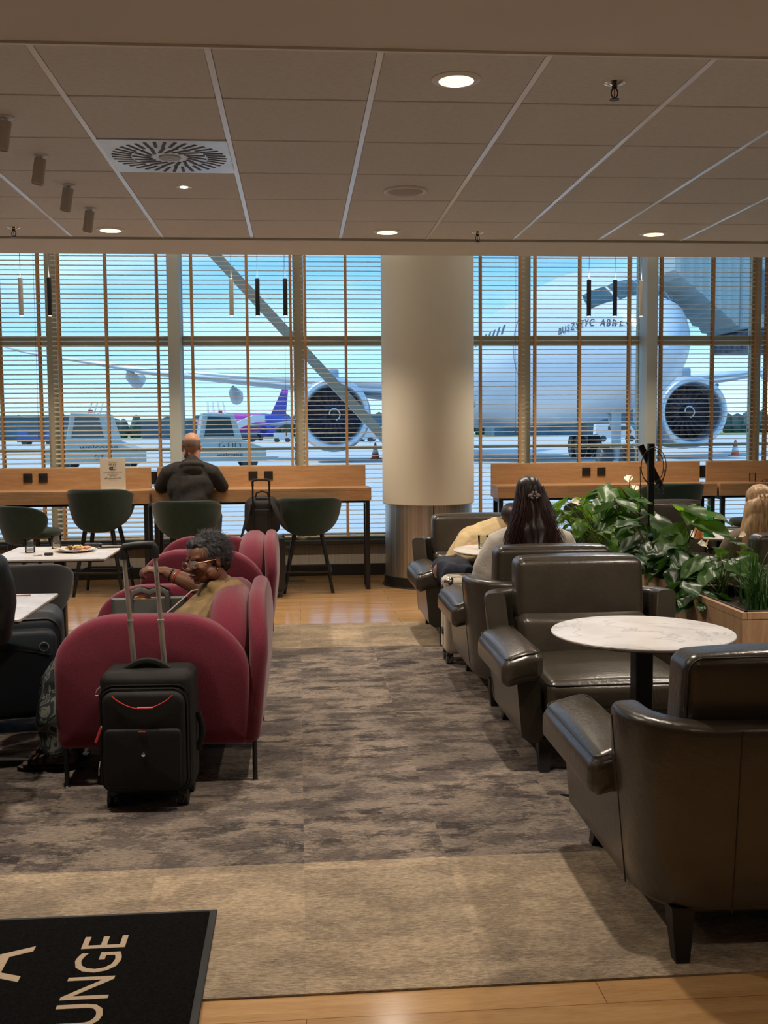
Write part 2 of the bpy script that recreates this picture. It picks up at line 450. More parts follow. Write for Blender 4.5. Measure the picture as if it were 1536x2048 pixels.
def marble_material():
    m = bpy.data.materials.new('marble'); m.use_nodes = True; t = m.node_tree; N = t.nodes.new; L = t.links.new; p = t.nodes['Principled BSDF']
    p.inputs['Roughness'].default_value = .28
    tc = N('ShaderNodeTexCoord'); n = N('ShaderNodeTexNoise'); n.inputs['Scale'].default_value = 3.2; n.inputs['Detail'].default_value = 8; n.inputs['Distortion'].default_value = 1.6; L(tc.outputs['Object'], n.inputs['Vector'])
    r = N('ShaderNodeValToRGB'); e = r.color_ramp.elements; e[0].position = .485; e[0].color = (.74, .70, .66, 1); e[1].position = .52; e[1].color = (.74, .70, .66, 1); k = e.new(.5); k.color = (.50, .47, .45, 1)
    L(n.outputs[0], r.inputs[0])
    n2 = N('ShaderNodeTexNoise'); n2.inputs['Scale'].default_value = 5; n2.inputs['Detail'].default_value = 4; L(tc.outputs['Object'], n2.inputs['Vector'])
    r2 = N('ShaderNodeValToRGB'); r2.color_ramp.elements[0].color = (.84, .82, .80, 1); r2.color_ramp.elements[0].position = .4; r2.color_ramp.elements[1].position = .62; L(n2.outputs[0], r2.inputs[0])
    x = N('ShaderNodeMix'); x.data_type = 'RGBA'; x.blend_type = 'MULTIPLY'; x.inputs[0].default_value = 1; L(r.outputs[0], x.inputs[6]); L(r2.outputs[0], x.inputs[7]); L(x.outputs[2], p.inputs['Base Color'])
    return m

CARPET = carpet_material()
OAKFLOOR = wood_material('oak_floor', (.66, .41, .19), (.52, .30, .13), plank=(1.25, .185), rough=.17, axis='x', spec=.38)
OAK = wood_material('oak_veneer', (.60, .37, .20), (.50, .29, .145), rough=.45, scale=1.6, axis='x')
OAKV = wood_material('oak_planter', (.52, .33, .19), (.42, .25, .14), rough=.5, scale=1.6, axis='z')
MARBLE = marble_material()
TILE = mat('ceiling_tile', (.70, .70, .69), rough=.95, var=.05, vscale=40, bump=.15, bscale=200, stretch=(1, 3, 1), spec=.1)
PLASTER = mat('plaster', (.70, .67, .64), rough=.9, var=.02, vscale=3)
PLASTER2 = mat('bulkhead_paint', (.68, .68, .64), rough=.85)
TBAR = mat('white_t_bar', (.92, .95, .97), rough=.25, coat=.6)
WALLP = mat('wall_paint', (.55, .50, .44), rough=.9)
SILLWALL = mat('ribbed_panel', (.40, .36, .31), rough=.7, var=.12, vscale=8, stretch=(30, 30, .3))
BLACKM = mat('black_metal', (.012, .012, .013), rough=.4)
BLACKP = mat('black_plastic', (.015, .015, .016), rough=.5)
FRAME = mat('window_frame', (.54, .47, .34), rough=.55, spec=.4)
POSTM = mat('grey_post', (.50, .54, .52), rough=.55)
GLASS = glassy('window_glass', (.93, .98, 1.0), .045)
TUMBLER = glassy('tumbler_glass', (.93, .95, .95), .12)
COLW = mat('column_white', (.72, .70, .62), rough=.6, bump=.05, bscale=300)
STEEL = mat('brushed_steel', (.66, .64, .60), rough=.36, metal=1, var=.25, vscale=5, stretch=(14, 14, .05))
CHROME = mat('chrome', (.8, .8, .8), rough=.12, metal=1)
SLATM = mat('blind_slat', (.80, .74, .60), rough=.45)
TAPEM = mat('blind_tape', (.60, .34, .15), rough=.8)
WHITEP = mat('white_enamel', (.78, .77, .74), rough=.4)

# ================================================================== SETTING
bm = B(); box(bm, -12, 14, -6, 11.2, -.1, 0); struct('floor', bm, OAKFLOOR)
bm = B(); box(bm, -12, 14, 2.703, 8.133, 0.0002, .006); struct('carpet', bm, CARPET)
bm = B(); box(bm, -12.1, -12, -6, 11.2, 0, 3.7); struct('wall_left', bm, WALLP)
bm = B(); box(bm, 14, 14.1, -6, 11.2, 0, 3.7); struct('wall_right', bm, WALLP)
bm = B(); box(bm, -12.1, 14.1, -6.1, -6, 0, 3.7); struct('wall_back', bm, WALLP)

# ceiling: plasterboard in front, a field of 600 mm tiles, a bulkhead, then the raised strip at the glass
CX0, CY0, CZ = -.893, 3.699, 2.82
ROOF = mat('roof_deck', (.3, .3, .3), rough=.9)
bm = B(); box(bm, -12.1, 14.1, -6.1, 11.9, 3.7, 3.8); struct('ceiling_deck', bm, ROOF).name = 'ceiling'
bm = B(); box(bm, -12, 14, -6, 3.685, 2.806, 2.9, .004, 1); struct('ceiling', bm, PLASTER)
bm = B()
for i in range(-18, 24):
    for j in range(6):
        if (i, j) == (0, 2): continue
        x, y = CX0+.6*i, CY0+.6*j
        box(bm, x+.013, x+.587, y+.007, y+.594, CZ, CZ+.02, .003, 1)
tiles = struct('ceiling', bm, TILE)
bm = B(); box(bm, -12, 14, 3.69, 7.31, CZ+.03, CZ+.05); struct('ceiling_void', bm, mat('void_dark', (.03, .03, .03), rough=.9), tiles)
bm = B()
for i in range(-18, 25): box(bm, CX0+.6*i-.0115, CX0+.6*i+.0115, CY0-.01, CY0+3.605, CZ+.0005, CZ+.022)
struct('ceiling_grid', bm, TBAR, tiles)
bm = B(); box(bm, -12, 14, 3.684, 3.70, 2.798, 2.83); struct('edge_trim', bm, WHITEP, tiles)
bm = B()
box(bm, -12, 14, 7.318, 7.90, 2.808, 2.86); box(bm, -12, 14, 7.83, 7.90, 2.86, 3.7); struct('ceiling', bm, PLASTER2)
bm = B(); box(bm, -12, 14, 7.90, 11.2, 3.58, 3.62); struct('ceiling', bm, PLASTER2)

# window wall
bm = B(); box(bm, -12, 14, 10.97, 11.15, .12, .33); struct('wall_window', bm, SILLWALL)
bm = B(); box(bm, -12, 14, 10.93, 11.15, 0.0005, .12, .004, 1); struct('baseboard_window', bm, BLACKM)
bm = B(); box(bm, -12, 14, 10.90, 11.2, .33, .375, .005, 1); struct('trim_1', bm, mat('dark_sill', (.03, .028, .026), rough=.35))
bm = B(); box(bm, -12, 14, 11.05, 11.2, 3.5, 3.7); struct('wall_lintel', bm, FRAME)
bays = [-12, -10, -8, -6.2, -5, -3.75, -2.5, -1.23, .02, 1.25, 2.42, 3.70, 4.95, 6.2, 8, 10, 12, 14]  # outer bays lie out of view, added without blinds to let in more daylight
k = 0
for a, b in zip(bays, bays[1:]):
    k += 1
    bm = B()
    for x in (a,): box(bm, x-.055, x+.055, 11.08, 11.16, .375, 3.5, .004, 1)
    box(bm, a+.055, b-.055, 11.08, 11.16, 2.40, 2.50, .006, 1)
    box(bm, a+.055, b-.055, 11.08, 11.16, .375, .43, .004, 1); box(bm, a+.055, b-.055, 11.08, 11.16, 3.45, 3.5)
    f = struct('window_%d' % k, bm, FRAME)
    bm = B(); box(bm, a+.05, b-.05, 11.115, 11.125, .42, 2.41); box(bm, a+.05, b-.05, 11.115, 11.125, 2.49, 3.46)
    struct('glass', bm, GLASS, f)
bm = B()
for x0, x1 in ((-1.295, -1.178), (3.652, 3.768), (-7.0, -6.9), (7.4, 7.5)): box(bm, x0, x1, 10.82, 11.07, .375, 3.58, .004, 1)
struct('trim_2', bm, POSTM)
bm = B(); box(bm, -12, 14, 11.30, 11.34, 1.315, 1.35); struct('trim_3', bm, mat('guard_rail', (.6, .48, .3), rough=.4))
# steel brace outside the glass
bm = B(); d = Vector((.931+.891, 0, 1.453-3.442)).normalized(); p0 = Vector((-.891, 11.6, 3.442))-d*.9; p1 = Vector((.931, 11.6, 1.453))+d*1.9
nn = Vector((-d.z, 0, d.x))*.055
loft(bm, [[p+nn+Vector((0,-.03,0)), p-nn+Vector((0,-.03,0)), p-nn+Vector((0,.03,0)), p+nn+Vector((0,.03,0))] for p in (p0, p1)])
struct('trim_4', bm, mat('brace_steel', (.72, .74, .72), rough=.4))

# column
bm = B(); lathe(bm, [(0, .80), (.445, .80), (.45, .806), (.45, 3.58)], 72, (1.27, 10.25, 0)); struct('column', bm, COLW)
bm = B(); lathe(bm, [(0, .10), (.425, .10), (.425, .80), (0, .80)], 72, (1.27, 10.25, 0)); col2 = struct('column', bm, STEEL)
bm = B(); lathe(bm, [(0, .0005), (.452, .0005), (.456, .004), (.452, .012), (.438, .015), (.438, .10), (0, .10)], 72, (1.27, 10.25, 0)); struct('column_base', bm, BLACKM, col2)
bm = B(); box(bm, 1.262, 1.268, 9.8235, 9.826, .1, .8); struct('panel_seam', bm, BLACKP, col2)

# ================================================================== BLINDS
def blind(x0, x1, tilt, tapes, label, th=.0038):
    y = 10.99; t = thing('venetian_blind', label, 'blind', ((x0+x1)/2, y, .40), 0, 'venetian blinds hanging in the window bays')
    cx = (x0+x1)/2; bm = B(); pitch = .0476; nsl = int((3.50-.46)/pitch); a = math.radians(tilt)
    for s in range(nsl):
        z = .046+pitch*s; pr = []
        up = [(-.025, 0), (-.0125, .0022), (0, .003), (.0125, .0022), (.025, 0)]
        prof = up+[(u, v-th) for u, v in up[::-1]]
        ring = [(u*math.cos(a), z+v+u*math.sin(a)) for u, v in prof]
        loft(bm, [[(x0-cx, u, v) for u, v in ring], [(x1-cx, u, v) for u, v in ring]])
    link('slats', bm, SLATM, t, 50)
    for tx in tapes:
        bm = B()
        for yy in (-.029, .029): box(bm, tx-cx-.013, tx-cx+.013, yy-.0006, yy+.0006, .02, 3.12)
        link('ladder_tape', bm, TAPEM, t)
    bm = B(); box(bm, x0-cx, x1-cx, -.025, .025, .004, .024, .003, 1); link('bottom_rail', bm, SLATM, t)
    bm = B(); box(bm, x0-cx, x1-cx, -.03, .03, 3.10, 3.16); link('head_rail', bm, SLATM, t)
    bm = B(); cx2 = x1-cx-.10; cyl(bm, (cx2, -.034, 1.1), (cx2, -.034, 3.1), .0015, 6); lathe(bm, [(0, 1.06), (.006, 1.065), (.008, 1.09), (.003, 1.105), (0, 1.105)], 10, (cx2, -.034, 0)); link('pull_cord', bm, mat('cord_brown', (.2, .1, .05)), t)
    return t
blind(-3.70, -2.53, 9, [-3.49, -2.99, -2.60], 'wooden venetian blind at far left edge, slats tilted, behind the left desk end', .0075)
blind(-2.47, -1.31, 9, [-2.40, -1.93, -1.416], 'wooden venetian blind behind the white wifi sign, left of the grey post', .0075)
blind(-1.16, -.02, 1.5, [-1.067, -.506, -.06], 'thin-slatted venetian blind behind the bald man, right of grey post')
blind(.05, 1.22, 1.5, [.09, .509, .95], 'thin-slatted venetian blind immediately left of the white column')
blind(1.28, 2.39, 3, [1.48, 1.92, 2.34], 'venetian blind immediately right of the white column')
blind(2.45, 3.63, 3, [2.50, 2.978, 3.513], 'venetian blind behind the two black pendants on the right')
blind(3.79, 4.92, 3, [3.861, 4.425, 4.89], 'venetian blind right of the right grey post, in front of boarding bridge')
blind(4.98, 6.15, 3, [5.02, 5.5, 6.0], 'venetian blind at the far right edge of the photo')

# ================================================================== CEILING FITTINGS
WARM = (1.0, .72, .40)
DISC = mat('lamp_lens', (1, .9, .7), emit=(1, .80, .50), estr=5, rough=.4)
REFL = mat('lamp_reflector', (.9, .82, .65), rough=.25, metal=.8)
def downlight_proto():
    t = thing('ceiling_downlight', 'x', 'ceiling light')
    bm = B(); lathe(bm, [(.062, -.001), (.066, -.009), (.085, -.007), (.093, -.003), (.094, .0)], 40); link('trim_ring', bm, WHITEP, t)
    bm = B(); lathe(bm, [(.0655, -.0085), (.058, -.004), (.03, -.0015), (0, -.001)], 32); link('lamp_lens', bm, DISC, t)
    bm = B()
    for k in range(-6, 7):
        for q in (0, 1):
            h = math.sqrt(max(0, .058**2-(k*.009)**2))
            if h > .01: (box(bm, k*.009-.0006, k*.009+.0006, -h, h, -.0085, -.0065) if q == 0 else box(bm, -h, h, k*.009-.0006, k*.009+.0006, -.0085, -.0065))
    link('louvre', bm, REFL, t)
    return t
LAMPW = 170
def lamp_light(t, loc, watt, size=150):
    l = bpy.data.lights.new('lamp', 'SPOT'); l.energy = watt; l.color = (1.0, .87, .72); l.spot_size = math.radians(size); l.spot_blend = .8; l.shadow_soft_size = .045
    o = bpy.data.objects.new('light_beam', l); C.objects.link(o); o.parent = t; o.location = (0, 0, -.012)
dl = downlight_proto(); first = True
# the visible fittings and the rest of the same 1.8 m grid
grid = [(.612, 4.02, 'round downlight glowing in the near tile row, largest one in view', 2.8195),
        (-1.192, 7.03, 'small round downlight at the far left, right of the fire sprinkler', 2.8195),
        (.607, 7.03, 'small round downlight at the far row, just left of the column', 2.8195),
        (2.412, 7.03, 'small round downlight at the far row on the right', 2.8195),
        (2.415, 4.02, None, 2.8195), (-1.19, 4.02, None, 2.8195), (-3.0, 4.02, None, 2.8195), (4.2, 4.02, None, 2.8195),
        (-3.0, 7.03, None, 2.8195), (4.2, 7.03, None, 2.8195)]
for y in (1.1,):
    for x in (-4.8, -3.0, -1.19, .612, 2.415, 4.2, 6.0): grid.append((x, y, None, 2.8055))
for x, y, lab, z in grid:
    if first: o = dl; o.location = (x, y, z); o['label'] = lab; first = False
    elif lab: o = dup(dl, (x, y, z), 0, lab)
    else: o = dup(dl, (x, y, z), 0, 'round recessed downlight outside the photo in the same grid', 'round downlights out of view')
    o['category'] = 'ceiling light'
    if lab: o['group'] = 'round downlights in the tiled ceiling'
    LAMPS = globals().setdefault('LAMPS', []); LAMPS.append((o, (x, y, z)))
for o, l in LAMPS: lamp_light(o, l, LAMPW if l[1] > 3 else LAMPW*.17, 130 if l[1] > 3 else 110)
t = thing('ceiling_spot', 'tiny recessed spot light beyond the square air diffuser', 'ceiling light', (-.592, 5.821, 2.8198))
bm = B(); lathe(bm, [(0, .0), (.036, -.001), (.042, -.003), (.044, .001)], 28); link('trim_ring', bm, WHITEP, t)
bm = B()
for k in range(4): lathe(bm, [(0, -.004), (.007, -.004), (.008, -.001)], 10, (.013*math.cos(k*PI/2), .013*math.sin(k*PI/2), 0))
link('lamp_lens', bm, mat('spot_lens', (1, 1, 1), emit=(1, .93, .8), estr=4), t)

# square swirl air diffuser
t = thing('air_diffuser', 'square silver swirl air diffuser set in the tiled ceiling', 'air vent', (CX0+.3, CY0+1.5, CZ))
bm = B(); box(bm, -.292, .292, -.295, .296, -.004, .014, .002, 1)
link('face_plate', bm, mat('diffuser_plate', (.72, .80, .84), rough=.28, metal=.35, var=.08, vscale=6), t)
bm = B()
for k in range(36):
    a = 2*PI*k/36
    for r0, off, ln, ww in ((.225, .22, .092, .0155), (.128, .50, .100, .0175)):
        if r0 < .2 and k % 2: continue
        m = Matrix.Translation((r0*math.cos(a), r0*math.sin(a), -.0045)) @ Matrix.Rotation(a+off, 4, 'Z')
        box(bm, -ln/2, ln/2, -ww/2, ww/2, -.001, .001, mtx=m)
link('slots', bm, mat('slot_dark', (.012, .012, .016), rough=.5), t)
bm = B(); lathe(bm, [(0, -.009), (.05, -.009), (.054, -.005), (.054, -.002)], 32); link('centre_disc', bm, mat('diffuser_disc', (.38, .38, .37), rough=.4, metal=.5), t)
bm = B(); lathe(bm, [(0, -.012), (.006, -.012), (.008, -.009)], 12); link('screw', bm, CHROME, t)

# loudspeaker
t = thing('ceiling_speaker', 'round white ceiling loudspeaker with grey mesh grille', 'loudspeaker', (.606, 5.85, 2.8195))
bm = B(); lathe(bm, [(.098, -.004), (.108, -.012), (.118, -.011), (.122, 0), (.098, 0)], 48); link('rim', bm, WHITEP, t)
bm = B(); lathe(bm, [(0, -.010), (.06, -.009), (.100, -.003)], 40); link('grille', bm, mat('speaker_mesh', (.42, .40, .38), rough=.7), t)

# sprinklers
def sprinkler(loc, label, first=None):
    if first: return dup(first, loc, 0, label)
    t = thing('fire_sprinkler', label, 'sprinkler', loc, 0, 'fire sprinklers hanging from the tiled ceiling')
    bm = B(); lathe(bm, [(.012, -.012), (.03, -.006), (.040, -.001), (.040, .0)], 28); link('escutcheon', bm, CHROME, t)
    bm = B(); lathe(bm, [(0, 0), (.010, 0), (.010, -.020), (.006, -.024), (0, -.024)], 12)
    for s in (-1, 1): tube(bm, [(s*.006, 0, -.02), (s*.013, 0, -.034), (s*.012, 0, -.046), (s*.004, 0, -.056)], .0028, 6)
    lathe(bm, [(0, -.054), (.004, -.054), (.004, -.060), (.018, -.060), (.019, -.063), (0, -.063)], 16); link('frame', bm, mat('bronze_dark', (.05, .035, .03), rough=.35, metal=.7), t)
    bm = B(); cyl(bm, (0, 0, -.024), (0, 0, -.054), .0022, 8); link('glass_bulb', bm, mat('bulb_red', (.5, .03, .02), rough=.1), t)
    return t
sp_ = sprinkler((1.223, 4.03, 2.82), 'fire sprinkler hanging in the near tile row, right of the big downlight')
sprinkler((1.212, 7.043, 2.82), 'fire sprinkler in the far tile row above the white column', sp_)
sprinkler((-1.792, 6.989, 2.82), 'fire sprinkler in the far tile row at the left edge', sp_)

# cylinder spotlights
SPOTC = mat('spot_body', (.52, .47, .42), rough=.5)
def cyl_spot(loc, label, first=None):
    if first: return dup(first, loc, 0, label)
    t = thing('spotlight', label, 'ceiling light', loc, 0, 'row of four tilted cylinder spotlights')
    bm = B(); lathe(bm, [(0, 0), (.034, 0), (.034, -.006), (.031, -.008), (0, -.008)], 24); link('base_plate', bm, WHITEP, t)
    bm = B(); box(bm, -.006, .006, -.009, .009, -.035, -.006); cyl(bm, (-.018, 0, -.028), (.018, 0, -.028), .006, 10); link('bracket', bm, WHITEP, t)
    m = MX((-.004, 0, -.018), (0, 9, 0)); bm = B(); b2 = B(); lathe(b2, [(0, 0), (.026, 0), (.028, -.002), (.028, -.118), (.025, -.120), (.022, -.110), (0, -.105)], 28); merge(bm, b2, m); link('barrel', bm, SPOTC, t)
    return t
cs = cyl_spot((-1.193, 4.59, 2.82), 'tilted cylinder spotlight at left edge, nearest of the row of four')
for y, lb in ((5.197, 'second nearest of the four tilted cylinder spotlights'), (5.80, 'third nearest of the four tilted cylinder spotlights'), (6.385, 'farthest of the four tilted cylinder spotlights, above the left sprinkler row')):
    cyl_spot((-1.193, y, 2.82), lb, cs)

# tube pendants over the window desks
def pendant(x, y, m, label, first=None, z0=2.548):
    t = thing('pendant_lamp', label, 'pendant lamp', (x, y, z0), 0, 'slim tube pendant lamps over the window desks')
    bm = B(); lathe(bm, [(0, 0), (.018, 0), (.020, .002), (.020, .326), (.018, .330), (0, .330)], 20); link('tube_shade', bm, m, t)
    bm = B(); lathe(bm, [(0, -.0015), (.015, -.0012), (.015, -.0003), (0, -.0003)], 14); link('lamp_lens', bm, DISC, t)
    l = bpy.data.lights.new('pendant_lamp', 'SPOT'); l.energy = 30; l.color = (1, .80, .58); l.spot_size = math.radians(150); l.spot_blend = .6; l.shadow_soft_size = .018
    lo = bpy.data.objects.new('light_beam', l); C.objects.link(lo); lo.parent = t; lo.location = (0, 0, -.01)
    l2 = bpy.data.lights.new('added_upward_fill', 'SPOT'); l2.energy = 16; l2.color = (1, .86, .70); l2.spot_size = math.radians(165); l2.spot_blend = .5; l2.shadow_soft_size = .018  # unseen fill, added to brighten the raised ceiling, column top and upper mullions
    lo = bpy.data.objects.new('light_beam', l2); C.objects.link(lo); lo.parent = t; lo.location = (0, -.03, .335); lo.rotation_euler = (PI, 0, 0)
    bm = B(); cyl(bm, (0, 0, .33), (0, 0, 3.58-z0-.02), .0025, 6); link('cord', bm, BLACKP, t)
    bm = B(); lathe(bm, [(0, 3.58-z0-.03), (.04, 3.58-z0-.03), (.045, 3.58-z0), (0, 3.58-z0)], 20); link('canopy', bm, m, t)
GOLD = mat('pendant_pale', (.75, .72, .66), rough=.4); PBLK = mat('pendant_black', (.012, .014, .018), rough=.5)
pendant(-2.42, 9.6, GOLD, 'pale grey tube pendant at the far left, beside a black one')
pendant(-2.172, 9.6, PBLK, 'black tube pendant at the far left, right of the pale one')
pendant(-.578, 9.6, GOLD, 'pale grey tube pendant above the bald man, left of two black ones')
pendant(-.345, 9.6, PBLK, 'black tube pendant between the pale one and another black one, left of column')
pendant(-.097, 9.6, PBLK, 'black tube pendant nearest the left side of the white column')
pendant(2.689, 9.6, PBLK, 'black tube pendant right of the column, left one of two black')
pendant(2.934, 9.6, PBLK, 'black tube pendant between a black and a pale one, right of column')
pendant(3.183, 9.6, GOLD, 'pale grey tube pendant in front of the right grey window post')

# ================================================================== OUTSIDE: APRON, AIRCRAFT, VEHICLES
GZ = -.05
def vert_noise(p, s): return noise.noise(p*s)
APRON = mat('apron_concrete', (.50, .53, .54), rough=.85, var=.06, vscale=.15, vdet=6)
bm = B(); box(bm, -400, 400, 11.4, 260, GZ-.3, GZ); struct('ground_apron', bm, APRON)
bm = B(); box(bm, -700, 700, 260, 900, GZ-.35, GZ-.02); struct('ground_grass', bm, mat('far_grass', (.22, .27, .12), rough=.95, var=.2, vscale=.03))
AWH = mat('aircraft_white', (.62, .68, .74), rough=.28, spec=.5)
AGREY = mat('aircraft_grey', (.38, .42, .45), rough=.4)
ADARK = mat('aircraft_dark', (.035, .04, .045), rough=.4)
AGLASS = mat('cockpit_glass', (.03, .06, .07), rough=.08)
ABLUE = mat('livery_blue', (.02, .05, .16), rough=.3)
FX, FZ, FR = 11.15, 4.75, 2.9
plane = thing('airliner', 'large white wide-body airliner parked nose-on behind the right-hand blinds', 'airplane', (FX, 31, GZ))
def fus(v): return v
bm = B(); rings = []
prof = [(0, .02, -.75), (.25, .30, -.72), (.8, .75, -.62), (1.7, 1.28, -.45), (3.0, 1.80, -.27), (4.6, 2.25, -.12), (6.8, 2.62, -.03), (9.5, 2.85, 0), (12, 2.9, 0), (30, 2.9, 0), (42, 2.85, .05), (50, 1.9, .9), (56, .6, 1.8)]
for y, r, dz in prof:
    rings.append([(r*math.cos(2*PI*j/48), y, FZ+dz+r*1.02*math.sin(2*PI*j/48)) for j in range(48)])
loft(bm, rings); link('fuselage', bm, AWH, plane, 60)
def on_nose(y, ang, off=.012):
    for (a, b) in zip(prof, prof[1:]):
        if a[0] <= y <= b[0]:
            t = (y-a[0])/(b[0]-a[0]); r = a[1]+(b[1]-a[1])*t+off; dz = a[2]+(b[2]-a[2])*t; break
    an = math.radians(ang); return Vector((r*math.cos(an), y, FZ+dz+r*1.02*math.sin(an)))
def skin_patch(name, corners, m, parent, off=.02, n=6):
    """patch on the fuselage skin given by four (y, angle) corners"""
    bm = B(); g = []
    for i in range(n+1):
        row = []
        for j in range(n+1):
            u, v = i/n, j/n
            y = (corners[0][0]*(1-u)+corners[1][0]*u)*(1-v)+(corners[3][0]*(1-u)+corners[2][0]*u)*v
            a = (corners[0][1]*(1-u)+corners[1][1]*u)*(1-v)+(corners[3][1]*(1-u)+corners[2][1]*u)*v
            row.append(bm.verts.new(on_nose(y, a, off)))
        g.append(row)
    for i in range(n):
        for j in range(n): face(bm, (g[i][j], g[i+1][j], g[i+1][j+1], g[i][j+1]))
    return link(name, bm, m, parent)
for cs_ in ([(2.2, 91), (2.3, 122), (3.5, 117), (3.5, 91)], [(2.35, 124), (3.1, 148), (4.1, 137), (3.55, 119)], [(2.2, 89), (2.3, 58), (3.5, 63), (3.5, 89)], [(2.35, 56), (3.1, 32), (4.1, 43), (3.55, 61)]):
    skin_patch('cockpit_window', cs_, AGLASS, plane)
for k in range(22): skin_patch('cabin_window', [(11.5+k*1.05, 166), (11.85+k*1.05, 166), (11.85+k*1.05, 158), (11.5+k*1.05, 158)], ADARK, plane, .015, 2)
for y in (8.2, 9.25):
    bm = B(); tube(bm, [on_nose(y if a not in (0,) else y, 205-a*2.6, .01) for a in range(0, 22)], .018, 5); link('door_outline', bm, AGREY, plane)
for i, ch in enumerate('BUSZSZYC ABBEY'):
    if ch == ' ': continue
    y = 4.45-i*.25; an_ = 173-i*1.75; pt = on_nose(y, an_, .03); nrm = Vector((pt.x, 0, pt.z-FZ)).normalized(); t_ = (on_nose(y-.1, an_-.44, .03)-pt).normalized(); up = nrm.cross(t_)
    if up.z < 0: up = -up
    m = Matrix((t_, up, nrm)).transposed().to_4x4(); m.translation = pt
    text_part(ch, .36, ADARK, plane, 'lettering', m, .004)
# wings
def wing(s):
    bm = B(); st = [(0, 19.5, 11.5, 1.5, 3.1), (10, 26, 6.6, .80, 4.1), (20, 33.5, 3.6, .42, 5.3), (29.5, 41, 1.6, .18, 7.1), (31, 43, .5, .06, 7.5)]
    rings = []
    for x, yle, ch, th, z in st:
        pf = [(0, 0), (.02, .35), (.10, .5), (.35, .55), (.7, .3), (1, .02), (1, -.02), (.7, -.25), (.35, -.45), (.10, -.4), (.02, -.25)]
        rings.append([(s*x, yle+u*ch, z+v*th) for u, v in pf])
    loft(bm, rings); w_ = link('wing', bm, AGREY, plane, 50)
    bm = B(); rings = []
    for x, yle, ch, th, z in st[:4]:
        rings.append([(s*x, yle-.03, z-.10*th), (s*x, yle+.02*ch, z+.36*th), (s*x, yle+.10*ch, z+.52*th+.02), (s*x, yle+.10*ch, z+.2*th), (s*x, yle+.03, z-.2*th)])
    loft(bm, rings); link('slat', bm, mat('leading_edge', (.85, .87, .88), rough=.25, metal=.3), w_, 50)
    for x, yy, z in ((15, 36.5, 4.0), (21.5, 38.5, 5.1)):
        bm = B(); tube(bm, [(s*x, yy-3.5, z+.3), (s*x, yy-2.4, z), (s*x, yy, z-.25), (s*x, yy+2, z+.1), (s*x, yy+3, z+.4)], [.1, .34, .42, .3, .05], 12); link('flap_fairing', bm, AGREY, w_, 60)
wing(-1); wing(1)
# engines
def engine(s):
    ex, ez, y0 = s*9.3, 2.45, 22.0
    e_ = B(); lathe(e_, [(1.50, .25), (1.56, .06), (1.66, 0), (1.76, .08), (1.86, .5), (1.93, 1.5), (1.9, 3), (1.7, 4.6), (1.45, 5.6), (1.40, 5.5), (1.45, 4)], 56, (ex, y0, ez), 'y'); eo = link('engine_cowl', e_, mat('engine_white', (.40, .46, .52), rough=.3), plane, 50)
    e_ = B(); lathe(e_, [(1.47, .30), (1.50, .12), (1.57, .02), (1.66, -.03), (1.76, .02), (1.82, .16), (1.84, .32)], 56, (ex, y0, ez), 'y'); link('intake_lip', e_, mat('intake_metal', (.62, .68, .73), rough=.3, metal=.6), eo, 60)
    e_ = B(); lathe(e_, [(1.50, .2), (1.44, .6), (1.44, 1.35)], 56, (ex, y0, ez), 'y'); link('intake_duct', e_, mat('duct_grey', (.16, .17, .20), rough=.6), eo)
    e_ = B(); lathe(e_, [(0, 1.5), (1.45, 1.5)], 40, (ex, y0, ez), 'y'); link('fan_case', e_, ADARK, eo)
    e_ = B()
    for k in range(18):
        a = 2*PI*k/18; b2 = B(); rr = []
        for r, tw, ww in ((.38, 15, .10), (.75, 35, .15), (1.1, 50, .18), (1.40, 60, .20)):
            tw = math.radians(tw); sw = .10*math.sin((r-.38)*3)
            rr.append([(r, -ww*math.sin(tw)+1.2+sw, -ww*math.cos(tw)), (r, ww*math.sin(tw)+1.2+sw, ww*math.cos(tw)), (r, ww*math.sin(tw)+1.24+sw, ww*math.cos(tw)), (r, -ww*math.sin(tw)+1.24+sw, -ww*math.cos(tw))])
        loft(b2, rr); merge(e_, b2, Matrix.Translation((ex, y0, ez)) @ Matrix.Rotation(a, 4, 'Y'))
    link('fan_blades', e_, mat('fan_blade', (.10, .085, .11), rough=.4, metal=.3), eo)
    e_ = B(); lathe(e_, [(0, .55), (.12, .62), (.3, .9), (.42, 1.3), (.42, 1.5)], 28, (ex, y0, ez), 'y'); link('spinner', e_, ADARK, eo)
    e_ = B(); pts = [(ex+.30*math.cos(a*.32)*(1-a*.02), y0+.80-.012*a, ez+.30*math.sin(a*.32)) for a in range(-4, 11)]; tube(e_, pts, .035, 6); link('swirl_mark', e_, WHITEP, eo)
    e_ = B(); box(e_, ex-.28, ex+.28, y0+1.2, y0+8.5, ez+1.5, ez+2.35, .12, 2); link('pylon', e_, mat('engine_white', (.4, .46, .52)), eo)
engine(-1); engine(1)
def bogie(x, y, n, r, z0=3.0, name='landing_gear'):
    bm = B(); cyl(bm, (x, y, r), (x, y, z0), .17, 12); cyl(bm, (x, y-.1, r+.6), (x, y+1.6, z0-.2), .08, 8); g = link(name, bm, AGREY, plane)
    for dy in ([-.75, .75] if n == 4 else [0]):
        for dx in (-.42, .42):
            bm = B(); lathe(bm, [(0, -.2), (r*.45, -.2), (r*.55, -.14), (r*.9, -.19), (r, -.1), (r, .1), (r*.9, .19), (r*.55, .14), (r*.45, .2), (0, .2)], 24, (x+dx, y+dy, r), 'x'); link('wheel', bm, ADARK, g)
    if n == 4:
        bm = B(); box(bm, x-.09, x+.09, y-.9, y+.9, r-.12, r+.12); link('bogie_beam', bm, AGREY, g)
bogie(0, 5.2, 2, .5); bogie(-4.9, 27, 4, .66); bogie(4.9, 27, 4, .66)
